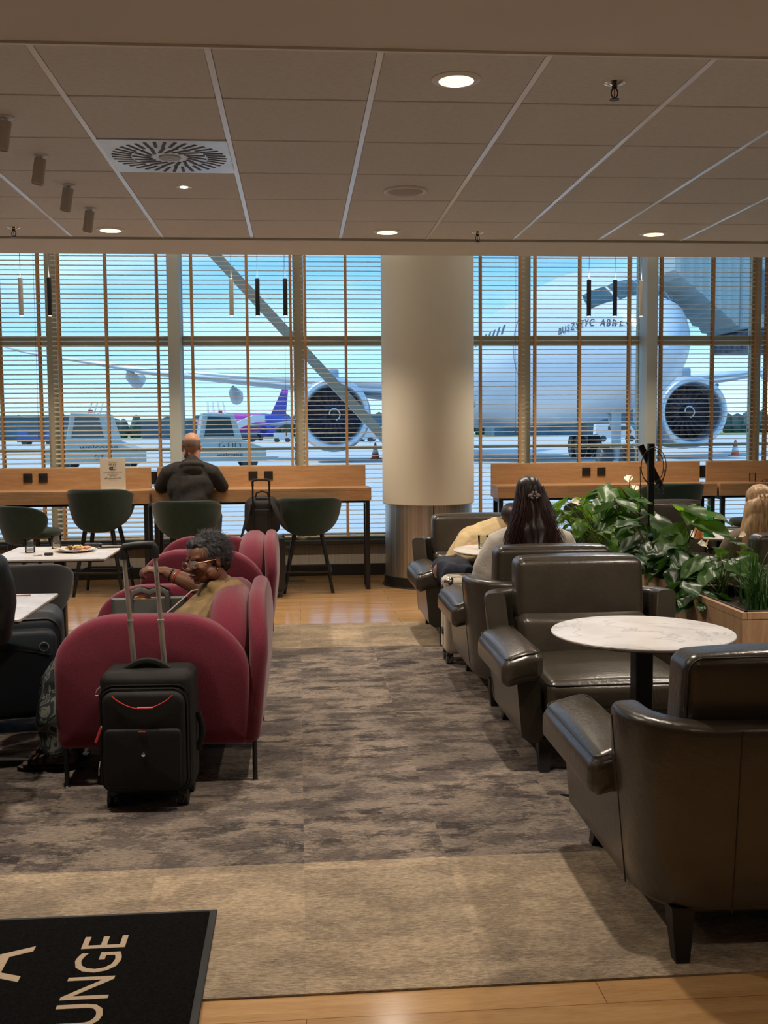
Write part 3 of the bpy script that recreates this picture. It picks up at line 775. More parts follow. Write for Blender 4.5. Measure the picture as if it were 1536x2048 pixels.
bm = B(); box(bm, -5.6, -4.1, 25.2, 28.6, 2.0, 3.3, .1, 1); link('gear_door', bm, ADARK, plane)
bm = B(); tube(bm, [(0, 42, FZ+2.5), (0, 50, FZ+9.5)], [.6, .25], 10); v_ = link('tail_fin', bm, ABLUE, plane)
bm = B(); slab(bm, [(44, FZ+2.2), (55, FZ+2.0), (56.5, FZ+11.5), (53, FZ+11.5)], 'yz', -.25, .25, .1, 2); link('fin_panel', bm, ABLUE, v_)

# boarding bridge
JB = mat('bridge_panel', (.36, .40, .39), rough=.6, var=.05, vscale=1); JBD = mat('bridge_dark', (.06, .07, .08), rough=.6)
jb = thing('boarding_bridge', 'grey boarding bridge with ribbed canopy docked at the airliner nose', 'boarding bridge', (16.5, 37, GZ))
bm = B(); box(bm, -1.2, 3.6, -1.5, 1.6, 5.0, 8.1, .06, 1); link('cab', bm, JB, jb)
bm = B(); rings = []
for k in range(15):
    t = k/14; x = -1.2-t*2.4; e_ = 0 if k % 2 else .10; yA, yB = -1.5-.2*t, 1.6+.2*t; zt, zb = 8.2+.15*t-e_+.5*math.sin(t*2), 5.0+1.9*t+e_
    rings.append([(x, yA+e_, zb), (x, yA+e_, zt-.5), (x, (yA+yB)/2, zt+.3), (x, yB-e_, zt-.5), (x, yB-e_, zb)])
loft(bm, rings); link('ribbed_canopy', bm, mat('canopy_fabric', (.40, .44, .42), rough=.8), jb, 20)
bm = B(); box(bm, -.6, .6, -1.56, -1.52, 5.5, 7.0); box(bm, 1.2, 2.8, -1.56, -1.52, 6.2, 7.2); link('window', bm, mat('bridge_window', (.10, .13, .16), rough=.1), jb)
bm = B(); box(bm, 3.2, 26, -1.2, 1.5, 5.2, 8.0, .05, 1); link('tunnel', bm, JB, jb)
bm = B(); box(bm, -1.0, 3.2, -1.6, 1.5, 4.3, 4.95, .05, 1)
for k in range(10): box(bm, -.9+k*.42, -.7+k*.42, -1.75, -1.6, 4.0+.1*(k % 3), 4.9)
link('underframe', bm, mat('underframe', (.16, .15, .17), rough=.7, var=.5, vscale=3), jb)
bm = B(); box(bm, .3, 1.5, -1.6, -.6, 3.0, 4.2, .04, 1); link('equipment_box', bm, JB, jb)
bm = B(); tube(bm, [(.5, -1.65, 3.1), (.5, -1.65, 1.6), (.8, -1.65, .9), (1.2, -1.65, .75), (1.7, -1.65, 1.1), (1.9, -1.65, 2.0), (1.9, -1.65, 3.4)], .035, 6); link('hanging_cable', bm, JBD, jb)
bm = B()
for dz in (0, -.5): cyl(bm, (1.6, -1.7, 4.2+dz), (4.6, -1.7, 1.6+dz), .07, 8)
for k in range(8): cyl(bm, (1.7+k*.36, -1.7, 4.1-k*.31), (1.7+k*.36, -1.7, 5.0-k*.31), .03, 6)
cyl(bm, (1.7, -1.7, 5.0), (4.5, -1.7, 2.6), .03, 6); link('stair', bm, AGREY, jb)
bm = B(); cyl(bm, (9, 0, 0), (9, 0, 5.2), .35, 14); cyl(bm, (3.0, .2, 0), (3.0, .2, 4.6), .2, 12); link('support_leg', bm, JBD, jb)

# pink and purple airliner on the far stand
p2 = thing('airliner', 'distant pink and purple airliner with blue tail seen below the wing', 'airplane', (-11.2, 216, GZ), math.radians(60))
PINK = mat('livery_pink', (.62, .05, .38), rough=.35); PURP = mat('livery_purple', (.03, .03, .34), rough=.35)
bm = B(); loft(bm, [[(x, r*math.cos(2*PI*j/24), 3.6+dz+r*math.sin(2*PI*j/24)) for j in range(24)] for x, r, dz in ((-15.5, .05, -.5), (-15, .7, -.4), (-13.6, 1.4, -.2), (-11.5, 1.95, 0), (3, 2.0, 0), (6, 2.0, 0))]); link('fuselage', bm, PINK, p2, 60)
bm = B(); loft(bm, [[(x, r*math.cos(2*PI*j/24), 3.6+dz+r*math.sin(2*PI*j/24)) for j in range(24)] for x, r, dz in ((6, 2.0, 0), (9, 1.95, .05), (14, 1.3, .5), (18.5, .5, .95), (19.5, .2, 1.0))]); link('tail_section', bm, PURP, p2, 60)
bm = B(); slab(bm, [(10.6, 5.2), (17, 5.0), (18.3, 11.6), (16.2, 11.6)], 'xz', -.15, .15, .05, 1); f_ = link('tail_fin', bm, PURP, p2)
bm = B(); slab(bm, [(15.35, 9.8), (17.95, 9.8), (18.33, 11.65), (16.15, 11.65)], 'xz', -.17, .17, .05, 1); link('fin_tip', bm, PINK, f_)
for s in (-1, 1):
    bm = B(); slab(bm, [(-1.5, s*1.2), (4, s*1.2), (8, s*17), (6.5, s*17)] if s > 0 else [(6.5, -17), (8, -17), (4, -1.2), (-1.5, -1.2)], 'xy', 2.6, 3.0, .1, 1, fn=lambda v: (v.x, v.y, v.z+abs(v.y)*.09)); link('wing', bm, AGREY, p2)
    bm = B(); lathe(bm, [(.7, 0), (1.05, 0), (1.15, .8), (.9, 3.2), (.5, 3.3)], 20, (-1.2, s*5.8, 1.9), 'x'); link('engine', bm, PURP, p2)
    bm = B(); cyl(bm, (2, s*3, 0), (2, s*3, 2.5), .2, 8); cyl(bm, (2, s*3-.3, .5), (2, s*3+.3, .5), .5, 14); link('landing_gear', bm, ADARK, p2)
bm = B(); cyl(bm, (-12.3, 0, 0), (-12.3, 0, 2.2), .15, 8); cyl(bm, (-12.3, -.25, .4), (-12.3, .25, .4), .4, 14); link('landing_gear', bm, ADARK, p2)

# mobile passenger stairs
STW = mat('stair_panel', (.34, .40, .38), rough=.5); STT = mat('stair_text', (.05, .07, .09), rough=.6)
def airstair(x, y, rz, label, txt, s=1.0):
    t = thing('passenger_stairs', label, 'airport stairs', (x, y, GZ), rz)
    bm = B(); slab(bm, [(-1.9, .35), (1.9, .35), (1.9, .9), (.9, 1.25), (.55, 2.35), (-.75, 2.4), (-.95, 1.3), (-1.9, .9)], 'xz', -1.1, 1.1, .03, 1); link('body', bm, STW, t)
    bm = B(); slab(bm, [(-.72, 1.42), (.55, 1.42), (.38, 2.2), (-.55, 2.25)], 'xz', -1.14, -1.09, .01, 1); link('windscreen', bm, AGLASS, t)
    bm = B()
    for sx in (-.5, -.2, .1, .4): cyl(bm, (sx, -1.0, 1.25), (sx*.75, 1.5, 2.9), .04, 6)
    link('handrail', bm, mat('rail_white', (.6, .65, .66)), t)
    for sx in (-1.2, 1.2):
        for sy in (-.9, .9):
            bm = B(); lathe(bm, [(0, -.12), (.32, -.12), (.35, -.08), (.35, .08), (.32, .12), (0, .12)], 20, (sx, sy, .35), 'y'); link('wheel', bm, ADARK, t)
    text_part(txt[0], .42, STT, t, 'lettering', MX((.35, -1.12, 1.0), (90, 0, 0)), .003)
    text_part(txt[1], .30, STT, t, 'lettering', MX((.35, -1.12, .62), (90, 0, 0)), .003)
    bm = B(); box(bm, -.08, .08, -.9, -.75, 2.4, 2.52); link('beacon', bm, mat('beacon_red', (.6, .06, .04)), t)
    return t
airstair(-8.3, 44, .0, 'grey mobile passenger stairs lettered welcome beyond the left blinds', ('welcome', 'GT'))
airstair(-3.4, 46, .15, 'grey mobile passenger stairs just right of the bald man', ('GTID', 'welcome'))
st2 = thing('passenger_stairs', 'light airport stairs standing against the pink airliner', 'airport stairs', (-10.8, 180, GZ), .2)
bm = B(); slab(bm, [(-4, .5), (3.6, 3.4), (5.2, 3.4), (5.2, 4.6), (3.4, 4.6), (-4, 1.6)], 'xz', -.8, .8, .05, 1); link('flight', bm, mat('stair_white', (.62, .66, .68)), st2)
bm = B(); box(bm, -2, 4, -1, 1, .4, 1.0)
for sx in (-1.4, 3): lathe(bm, [(0, -1.1), (.5, -1.1), (.5, 1.1), (0, 1.1)], 14, (sx, 0, .5), 'y')
link('chassis', bm, ADARK, st2)

# apron vehicles, dollies, cones
VC = [mat('veh_blue', (.05, .12, .30)), mat('veh_white', (.6, .62, .63)), mat('veh_dark', (.06, .07, .09)), mat('veh_teal', (.07, .22, .24)), mat('veh_orange', (.6, .16, .03))]
def van(x, y, s, ci, label, kind='van', group=None):
    t = thing('service_'+kind, label, kind, (x, y, GZ), random.uniform(-.2, .2), group)
    bm = B(); slab(bm, [(-2.4, .45), (2.4, .45), (2.4, 1.1), (1.8, 1.35), (1.3, 2.0), (-2.3, 2.0)] if kind != 'cart' else [(-1.4, .45), (1.4, .45), (1.4, 1.6), (-1.4, 1.6)], 'xz', -.9, .9, .08, 2, fn=lambda v: v*s); link('body', bm, VC[ci], t)
    bm = B()
    for sx in (-1.5, 1.5) if kind != 'cart' else (-.9, .9):
        for sy in (-.8, .8): lathe(bm, [(0, -.12), (.4, -.12), (.4, .12), (0, .12)], 16, (sx*s, sy*s, .4*s), 'y')
    link('wheels', bm, ADARK, t)
    if kind != 'cart':
        bm = B(); box(bm, -1.0*s, 1.2*s, -.93*s, .93*s, 1.35*s, 1.8*s); link('window', bm, AGLASS, t)
random.seed(4)
for i, (x, y, ci, lb) in enumerate(((-36, 150, 0, 'dark blue van beyond the leftmost blind, left one on the apron'), (-31, 156, 3, 'teal van beyond the leftmost blind, right of the blue van'), (12, 150, 1, 'white van on the apron right of the left engine'), (40, 130, 1, 'white van on the apron right of the right engine'), (47, 140, 3, 'teal van far right beyond the boarding bridge'))):
    van(x, y, 1.15, ci, lb)
for i in range(7):
    van(-2.5+i*3.4, 168+(i % 2)*4, .95, (1, 2, 0, 1, 4, 2, 1)[i], ['white baggage cart at the left end of the row under the pink airliner tail', 'dark baggage cart second in the row under the airliner tail', 'blue baggage cart in the row under the airliner tail', 'white baggage cart in the middle of the distant row', 'orange baggage cart in the distant row beside the left engine', 'dark baggage cart behind the left engine of the airliner', 'white baggage cart at the right end of the distant row'][i], 'cart', 'baggage carts on the apron')
CONE = mat('cone_orange', (.75, .12, .05), rough=.6)
for x, y, lb in ((-19.6, 56, 'orange traffic cone on the apron behind the left blind'), (24.8, 58, 'orange traffic cone on the apron behind the right blind'), (4.4, 60, 'orange traffic cone on the apron left of the column')):
    t = thing('traffic_cone', lb, 'traffic cone', (x, y, GZ))
    bm = B(); box(bm, -.3, .3, -.3, .3, 0, .06); lathe(bm, [(0, .06), (.24, .06), (.04, .95), (0, .95)], 16); link('body', bm, CONE, t)
    bm = B(); lathe(bm, [(.185, .32), (.135, .55), (.13, .55), (.175, .32)], 16); link('band', bm, WHITEP, t)
# terminal buildings and trees on the horizon
for (x, y, w_, h_, lb) in ((75, 300, 40, 9, 'low blue-grey hangar on the horizon at right'), (-95, 320, 60, 6.5, 'long low hangar on the horizon at the far left'), (-30, 330, 34, 5.5, 'low shed on the horizon behind the mobile stairs'), (28, 310, 26, 6, 'low terminal building on the horizon between fuselage and column')):
    t = thing('hangar', lb, 'building', (x, y, GZ)); bm = B(); box(bm, -w_/2, w_/2, -8, 8, 0, h_); link('walls', bm, mat('hangar_blue', (.10, .17, .24), rough=.8, var=.2, vscale=.2), t)
    bm = B(); box(bm, -w_/2-.5, w_/2+.5, -8.5, 8.5, h_, h_+.6); link('roof', bm, mat('hangar_roof', (.22, .28, .32)), t)
TREE = mat('far_tree', (.045, .095, .09), rough=.9, var=.4, vscale=.4)
bm = B(); random.seed(11)
for i in range(170):
    x = -260+i*3.2+random.uniform(-1, 1); h = random.uniform(3.2, 5.6)
    ell(bm, (x, 420+random.uniform(-8, 8), h*.75), (random.uniform(2, 4), 3, h), n=5)
tr = link('tree_line', bm, TREE, None, 60); tag(tr, 'dark line of distant trees along the horizon beyond the apron', 'trees', kind='stuff')

# ================================================================== DESKS
SOCK = mat('socket_black', (.02, .02, .02), rough=.35)
def desk(x0, x1, label, socks=(), yo=0):
    cx = (x0+x1)/2; t = thing('window_desk', label, 'desk', (cx, 10.12+yo, 0), 0, 'oak desks along the window'); h = (x1-x0)/2
    bm = B(); box(bm, -h, h, -.20, .17, .945, .972, .002, 1); link('desktop', bm, OAK, t)
    bm = B(); box(bm, -h, h, -.20, -.175, .852, .945); box(bm, -h, -h+.02, -.175, .17, .852, .945); box(bm, h-.02, h, -.175, .17, .852, .945); link('apron', bm, OAK, t)
    bm = B(); box(bm, -h+.005, h-.03, .17, .195, .852, 1.176, .002, 1); link('backboard', bm, OAK, t)
    for sx in socks:
        bm = B(); box(bm, sx-cx-.043, sx-cx+.043, .160, .170, 1.042, 1.128, .004, 2); so_ = link('power_socket', bm, SOCK, t)
        bm = B(); lathe(bm, [(0, .1635), (.017, .1635), (.020, .1595), (.022, .1595), (.022, .162)], 24, (sx-cx, 0, 1.085), 'y'); link('socket_well', bm, mat('socket_well', (.006, .006, .006), rough=.3), so_)
        bm = B(); cyl(bm, (sx-cx, .156, 1.092), (sx-cx, .163, 1.092), .003, 8); link('earth_pin', bm, CHROME, so_)
    for s in (-1, 1):
        bm = B(); x = s*(h-.035)
        for y in (-.17, .10): box(bm, x-.02, x+.02, y-.02, y+.02, 0, .852)
        box(bm, x-.02, x+.02, -.15, .08, 0.001, .012); box(bm, x-.02, x+.02, -.15, .08, .815, .850); link('leg_frame', bm, BLACKM, t)
    bm = B(); box(bm, -h+.02, h-.02, -.15, -.12, .828, .851); box(bm, -h+.02, h-.02, .07, .10, .828, .851); link('support_rail', bm, BLACKM, t)
    return t
desk(-3.46, -1.39, 'oak window desk at the far left carrying the wifi sign', (-2.58, -2.437), -.02)
desk(-1.368, .685, 'oak window desk where the bald man sits, left of the column', (-.443, -.293))
desk(1.90, 4.065, 'oak window desk right of the column, behind the plants', (2.867, 3.02))
desk(4.09, 6.2, 'oak window desk at the far right edge carrying a glass', (5.0, 5.15), -.02)
bm = B(); box(bm, -.07, .05, -.05, .05, -.12, .0); o = link('cable_box', bm, BLACKP, None, loc=(-1.375, 10.36, 1.13)); tag(o, 'small black cable box in the gap between the two left desks', 'cable box', 'cable boxes between desks')
bm = B(); box(bm, -.07, .05, -.05, .05, -.12, .0); o = link('cable_box', bm, BLACKP, None, loc=(4.085, 10.36, 1.13)); tag(o, 'small black cable box in the gap between the two right desks', 'cable box', 'cable boxes between desks')
bm = B(); box(bm, -.12, .12, -.04, .04, 0.0005, .008); o = link('floor_vent', bm, mat('floor_vent', (.10, .09, .08), rough=.5), None, loc=(-.07, 10.6, 0)); tag(o, 'dark floor grille on the oak floor below the window desk', 'floor vent')

# ================================================================== SHELL CHAIRS AND BAR STOOLS
GREEN = mat('green_velvet', (.007, .028, .021), rough=.85, sheen=.35, var=.15, vscale=30, bump=.1, bscale=500)
CHAR = mat('charcoal_fabric', (.035, .035, .036), rough=.9, sheen=.3, bump=.1, bscale=500)
LEGB = mat('black_wood', (.012, .011, .011), rough=.4)
def shell_back(bm, rad, zb, zt, amax, th=.045):
    nu, nv = 28, 12; g = []
    def pt(u, v, off):
        # v: 0 bottom, 1 top ; outline narrows toward the bottom and rounds at the top corners
        s = 1-(1-v)**3.8*.42-.06*v**6
        vv = v*2-1
        a = u*amax*s
        ztop = zt-(zt-zb)*.22*abs(u)**5; zbot = zb+(zt-zb)*.12*abs(u)**3
        z = zbot+(ztop-zbot)*v
        r = rad+off+.05*v-.035*(1-v)**3
        return Vector((r*math.sin(a), r*math.cos(a)-.03, z))
    def layer(off, sh):
        return [[pt((-1+2*i/nu)*sh, .5+(j/nv-.5)*sh, off) for j in range(nv+1)] for i in range(nu+1)]
    layers = [layer(0, .93), layer(.006, .975), layer(th*.5, 1.0), layer(th-.006, .975), layer(th, .93)]
    V = [[[bm.verts.new(p) for p in row] for row in l] for l in layers]
    for l in (0, -1):
        for i in range(nu):
            for j in range(nv): face(bm, (V[l][i][j], V[l][i+1][j], V[l][i+1][j+1], V[l][i][j+1]))
    border = [(i, 0) for i in range(nu)]+[(nu, j) for j in range(nv)]+[(i, nv) for i in range(nu, 0, -1)]+[(0, j) for j in range(nv, 0, -1)]
    for l in range(len(layers)-1):
        for k in range(len(border)):
            a, b = border[k], border[(k+1) % len(border)]
            face(bm, (V[l][a[0]][a[1]], V[l][b[0]][b[1]], V[l+1][b[0]][b[1]], V[l+1][a[0]][a[1]]))
def shell_chair(name, label, cat, seat, fabric, foot=True, group=None):
    t = thing(name, label, cat, (0, 0, 0), 0, group)
    bm = B(); shell_back(bm, .235, seat-.12, seat+.245, math.radians(88)); link('backrest', bm, fabric, t, 60)
    bm = B(); lathe(bm, [(0, seat-.075), (.17, seat-.072), (.205, seat-.055), (.222, seat-.03), (.222, seat-.012), (.205, seat+.006), (.15, seat+.014), (0, seat+.017)], 36, (0, -.03, 0))
    for v in bm.verts: v.co.y = v.co.y*1.04-.01
    link('seat', bm, fabric, t, 60)
    for sx in (-1, 1):
        for sy in (-1, 1):
            bm = B(); tube(bm, [(sx*.12, sy*.12, seat-.07), (sx*.17, sy*.165, seat*.5), (sx*.225, sy*.215, 0.0)], [.022, .019, .014], 12); link('leg', bm, LEGB, t)
    if foot:
        bm = B(); k = .195; zf = .20
        tube(bm, [(-k-.02, -k-.02, zf), (k+.02, -k-.02, zf), (k+.02, k+.02, zf), (-k-.02, k+.02, zf)], .0085, 8, closed=True); link('footrest', bm, BLACKM, t)
    return t
G_ST = 'green velvet bar stools at the window desks'
stool = shell_chair('bar_stool', 'green velvet bar stool left of the column, between trolley bag and column', 'bar stool', .655, GREEN, True, G_ST)
stool.location = (.08, 9.95, 0); stool.rotation_euler = (0, 0, PI*1.0)
stool.rotation_euler = (0, 0, 0)
# built with its back at +y; the sitters face the window so the backs turn to the room
stool.rotation_euler = (0, 0, PI)
dup(stool, (-1.84, 9.99, 0), PI-.10, 'green velvet bar stool standing before the wifi sign desk', scale=(1, 1, 1.11))
dup(stool, (-1.04, 9.86, 0), PI+.04, 'green velvet bar stool the bald man sits on', scale=(1, 1, .99))
dup(stool, (-2.43, 9.72, 0), PI-.85, 'green velvet bar stool at the far left, turned sideways with its seat showing', scale=(1, 1, .97))
dup(stool, (3.54, 9.78, 0), PI+.05, 'tall green velvet bar stool behind the black post, right of the column', scale=(1, 1, 1.11))
dup(stool, (2.84, 9.90, 0), PI+.1, 'green velvet bar stool mostly hidden behind the anthurium leaves', scale=(1, 1, .93))
dup(stool, (4.36, 9.62, 0), PI+.95, 'green velvet bar stool at the right edge beside the blonde woman', scale=(1, 1, .98))
for st_, lc in (()): pass
dc = shell_chair('dining_chair', 'charcoal shell chair between the two white square tables', 'chair', .50, CHAR, False, 'charcoal shell chairs at the square tables')
dc.location = (-1.60, 5.98, 0); dc.rotation_euler = (0, 0, PI); dc.scale = (1.05, 1, 1.08)
dup(dc, (-1.72, 4.02, 0), PI, 'charcoal shell chair under the dark-jacketed person at the left edge')

# ================================================================== LEATHER ARMCHAIRS
LEA = mat('taupe_leather', (.050, .041, .030), rough=.30, var=.10, vscale=9, bump=.2, bscale=55, spec=.5, coat=.3)
SEAM = mat('leather_seam', (.03, .024, .02), rough=.6)
def armchair(label):
    t = thing('leather_armchair', label, 'armchair', (0, 0, 0), 0, 'taupe leather armchairs')
    path = [(.385, -.43), (.385, -.25), (.385, 0), (.385, .165), (.385, .185), (.385, .205), (.383, .24)]
    for k in range(1, 8): a = math.radians(90*k/8); path.append((.235+.148*math.cos(a), .24+.148*math.sin(a)))
    path += [(.2, .388), (.1, .392), (0, .393)]
    path = path+[(-x, y) for x, y in path[-2::-1]]
    n = len(path)
    def top(tt):
        k = min(tt, 1-tt)*(n-1)
        if k <= 3: return .47
        if k <= 5: return .47+(.70-.47)*(3*((k-3)/2)**2-2*((k-3)/2)**3)
        return .70-.01*min(1, (k-5)/8)
    bm = B(); wall_sweep(bm, path, .10, .135, top, .03, flare=.045); link('shell', bm, LEA, t, 55)
    for sx in (-1, 1):
        bm = B(); tube(bm, [(sx*(.4345+.045*(z-.135)/.5), .215, z) for z in (.15, .25, .35, .45, .55, .66)], .0022, 5); link('seam', bm, SEAM, t)
        bm = B(); tube(bm, [(sx*.20, .4385+.045*(z-.135)/.5, z) for z in (.145, .25, .35, .45, .55, .68)], .0022, 5); link('seam', bm, SEAM, t)
    bm = B(); cushion(bm, -.335, .335, -.40, .36, .15, .27, .02); link('base', bm, LEA, t)
    bm = B(); cushion(bm, -.334, .334, -.46, .24, .255, .405, .045, 4, 8, (.006, .012, .028)); c_ = link('seat_cushion', bm, LEA, t, 60)
    bm = B(); rr = rrect(-.333, .333, -.46, .2, .05); tube(bm, [(x*.985, y*.99, .392) for x, y in rr if y < .15], .0035, 6); link('piping', bm, SEAM, c_)
    bm = B(); cushion(bm, -.325, .325, .12, .30, .37, .60, .05, 4, 8, (0, .02, .0), fn=lambda v: (v.x, v.y+(v.z-.4)*.18, v.z)); link('lumbar_cushion', bm, LEA, t, 60)
    def bk(v): return (v.x, v.y+(v.z-.6)*.12, v.z-.006*abs(v.x/.3)**3)
    bm = B(); cushion(bm, -.32, .32, .20, .365, .560, .872, .04, 4, 8, (.004, .016, .004), fn=bk); h_ = link('head_cushion', bm, LEA, t, 60)
    bm = B(); rr = rrect(-.312, .312, .571, .863, .04)
    for yy in (.213, .352): tube(bm, [bk(Vector((x, yy, z))) for x, z in rr], .0032, 6, closed=True)
    link('piping', bm, SEAM, h_)
    for sx in (-1, 1):
        def pad(v, sx=sx):
            u = max(0, min(1, (v.y+.46)/.58))
            return (v.x, v.y, v.z+.006*math.sin(PI*u)-.035*max(0, (abs(v.x)-.42)/.11))
        x0, x1 = (.35, .53) if sx > 0 else (-.53, -.35)
        bm = B(); cushion(bm, x0, x1, -.48, .175, .418, .545, .040, 5, 8, (.008, .006, .014), fn=pad); a_ = link('armrest', bm, LEA, t, 60)
        bm = B(); xa, xb = x0+.013, x1-.013
        for zz in (.540,):
            rr = rrect(xa, xb, -.468, .165, .03); tube(bm, [Vector(pad(Vector((x, y, zz))))+Vector((0, 0, .0035)) for x, y in rr], .0026, 6, closed=True)
        link('piping', bm, SEAM, a_)
    for sx in (-1, 1):
        for yy, s in ((-.385, -1), (.375, 1)):
            bm = B(); x = sx*.328
            loft(bm, [[(x-.034, yy-.034, .15), (x+.034, yy-.034, .15), (x+.034, yy+.034, .15), (x-.034, yy+.034, .15)],
                      [(x-.03, yy-.03, .10), (x+.03, yy-.03, .10), (x+.03, yy+.03, .10), (x-.03, yy+.03, .10)],
                      [(x+sx*.012-.02, yy+s*.045-.02, .006), (x+sx*.012+.02, yy+s*.045-.02, .006), (x+sx*.012+.02, yy+s*.045+.02, .006), (x+sx*.012-.02, yy+s*.045+.02, .006)]])
            link('leg', bm, LEGB, t)
    return t
ac = armchair('taupe leather armchair at the front right, seen from behind, cut by the right edge')
ac.location = (1.395, 3.20, 0); ac.rotation_euler = (0, 0, PI)
dup(ac, (1.395, 4.87, 0), 0, 'empty taupe leather armchair facing the camera behind the front marble table')
dup(ac, (1.385, 5.98, 0), PI, 'taupe leather armchair the dark-haired woman sits in, seen from behind')
dup(ac, (1.33, 7.62, 0), 0, 'taupe leather armchair beside the column where a person in beige lies curled')
dup(ac, (3.27, 8.85, 0), 0, 'taupe leather armchair beyond the plants, facing the camera, behind the black post')
dup(ac, (3.05, 6.42, 0), PI, 'taupe leather armchair the blonde woman sits in beyond the planter')

# ================================================================== RED ARMCHAIRS
REDF = mat('raspberry_wool', (.165, .007, .028), rough=.9, sheen=.3, var=.18, vscale=160, bump=.25, bscale=350)
REDS = mat('raspberry_piping', (.20, .01, .035), rough=.9, sheen=.3)
def red_chair(label):
    t = thing('red_armchair', label, 'armchair', (0, 0, 0), 0, 'raspberry red lounge armchairs')
    def arch(y0, y1, z0, z1, r0, r1, n=12):
        o = []
        for i in range(n+1): a = math.radians(0+90*i/n); o.append((y1-r1+r1*math.cos(a), z1-r1*.8+r1*.8*math.sin(a)))
        for i in range(n+1): a = math.radians(90+90*i/n); o.append((y0+r0+r0*math.cos(a), z1-r0*.8+r0*.8*math.sin(a)))
        o += [(y0, z0+.03), (y0+.03, z0), (y1-.03, z0), (y1, z0+.03)]
        return o
    for sx in (-1, 1):
        a_ = arch(-.43, .385, .17, .735, .26, .32); x0, x1 = sx*.50, sx*.385
        bm = B(); slab(bm, a_, 'yz', min(x0, x1), max(x0, x1), .032, 4, puff=.004, fn=lambda v, sx=sx: (v.x+sx*.02*math.sin(max(0, min(1, (v.z-.17)/.56))*PI), v.y, v.z)); s_ = link('side_panel', bm, REDF, t, 60)
        bm = B(); tube(bm, [(sx*.488, y, z) for y, z in inset_poly(a_, .012)[:-1]], .004, 6, closed=True); link('piping', bm, REDS, s_)
    bk_ = [(x*1.0, z) for x, z in arch(-.505, .505, .17, .80, .30, .30)]
    def lean(v): return (v.x, v.y+.045*math.sin(max(0, min(1, (v.z-.17)/.6))*PI*.75)-.012, v.z)
    bm = B(); slab(bm, bk_, 'xz', .352, .432, .038, 5, puff=.006, fn=lean); link('back_shell', bm, REDF, t, 60)
    bk2 = arch(-.475, .475, .30, .795, .28, .28)
    bm = B(); slab(bm, bk2, 'xz', .17, .352, .07, 5, puff=.012, fn=lambda v: lean(Vector((v.x, v.y+.10*(v.z-.62)*(1 if v.y < .3 else .2), v.z)))); link('back_cushion', bm, REDF, t, 60)
    bm = B(); cushion(bm, -.39, .39, -.42, .30, .17, .27, .03); link('base', bm, REDF, t)
    bm = B(); cushion(bm, -.385, .385, -.425, .25, .27, .42, .05, 4, 8, (0, .01, .02)); link('seat_cushion', bm, REDF, t, 60)
    for sx in (-1, 1):
        for yy in (-.395, .40):
            bm = B(); cyl(bm, (sx*.47, yy, .001), (sx*.47, yy, .21), .0105, 12); lathe(bm, [(0, 0.0), (.016, 0.0), (.016, .006), (.011, .01)], 12, (sx*.47, yy, 0)); link('leg', bm, BLACKM, t)
    return t
rc = red_chair('raspberry red armchair in front with the seated woman, black suitcase against it')
rc.location = (-.605, 4.93, 0); rc.rotation_euler = (0, 0, -PI/2)
dup(rc, (-.615, 7.42, 0), -PI/2, 'raspberry red armchair behind the seated woman, empty, nearer the window')

# ================================================================== TABLES
def star_base(t, h, legs=4, l=.30, rot=45, r=.035):
    bm = B(); box(bm, -r, r, -r, r, .03, h-.015, .004, 1); link('column', bm, BLACKM, t)
    for k in range(legs):
        m = Matrix.Rotation(math.radians(rot+360/legs*k), 4, 'Z'); bm = B()
        loft(bm, [[m @ Vector(p) for p in q] for q in ([(0, -.03, .004), (0, .03, .004), (0, .03, .05), (0, -.03, .05)], [(l*.6, -.024, .004), (l*.6, .024, .004), (l*.6, .02, .026), (l*.6, -.02, .026)], [(l, -.003, .004), (l, .003, .004), (l, .003, .009), (l, -.003, .009)])]); link('foot', bm, BLACKM, t)
    bm = B(); box(bm, -.12, .12, -.12, .12, h-.02, h-.012); link('mounting_plate', bm, BLACKM, t)
def round_table(x, y, label, rot, r=.35, l=.34):
    t = thing('round_table', label, 'table', (x, y, 0), 0, 'round marble-topped tables')
    bm = B(); lathe(bm, [(0, .707), (r-.012, .707), (r-.004, .711), (r, .7165), (r-.002, .720), (0, .720)], 96); link('tabletop', bm, MARBLE, t)
    bm = B(); lathe(bm, [(0, .700), (r-.03, .700), (r-.014, .7068), (0, .7068)], 64); link('top_underside', bm, BLACKM, t)
    star_base(t, .712, 4, l, rot); return t
round_table(1.32, 3.93, 'round white marble table at front right between two leather armchairs', 142)
round_table(1.36, 6.80, 'round white marble table beside the dark-haired woman', 70)
round_table(3.12, 7.55, 'round white marble table with bottles beyond the planter', 30)
def square_table(x0, x1, y0, y1, label, rot=45, l=.36):
    t = thing('square_table', label, 'table', ((x0+x1)/2, (y0+y1)/2, 0), 0, 'white square tables at the left'); hx, hy = (x1-x0)/2, (y1-y0)/2
    bm = B(); slab(bm, rrect(-hx, hx, -hy, hy, .012, 3), 'xy', .727, .740, .002, 1); link('tabletop', bm, MARBLE, t)
    bm = B(); box(bm, -hx+.01, hx-.01, -hy+.01, hy-.01, .720, .7268); link('top_underside', bm, BLACKM, t)
    star_base(t, .732, 4, l, rot, .033); return t
square_table(-1.86, -1.155, 4.40, 5.10, 'white marble square table at the left edge beside the navy suitcase', 12, .42)
square_table(-1.90, -1.19, 6.50, 7.26, 'white marble square table with glasses and a plate of leftovers', 45, .40)

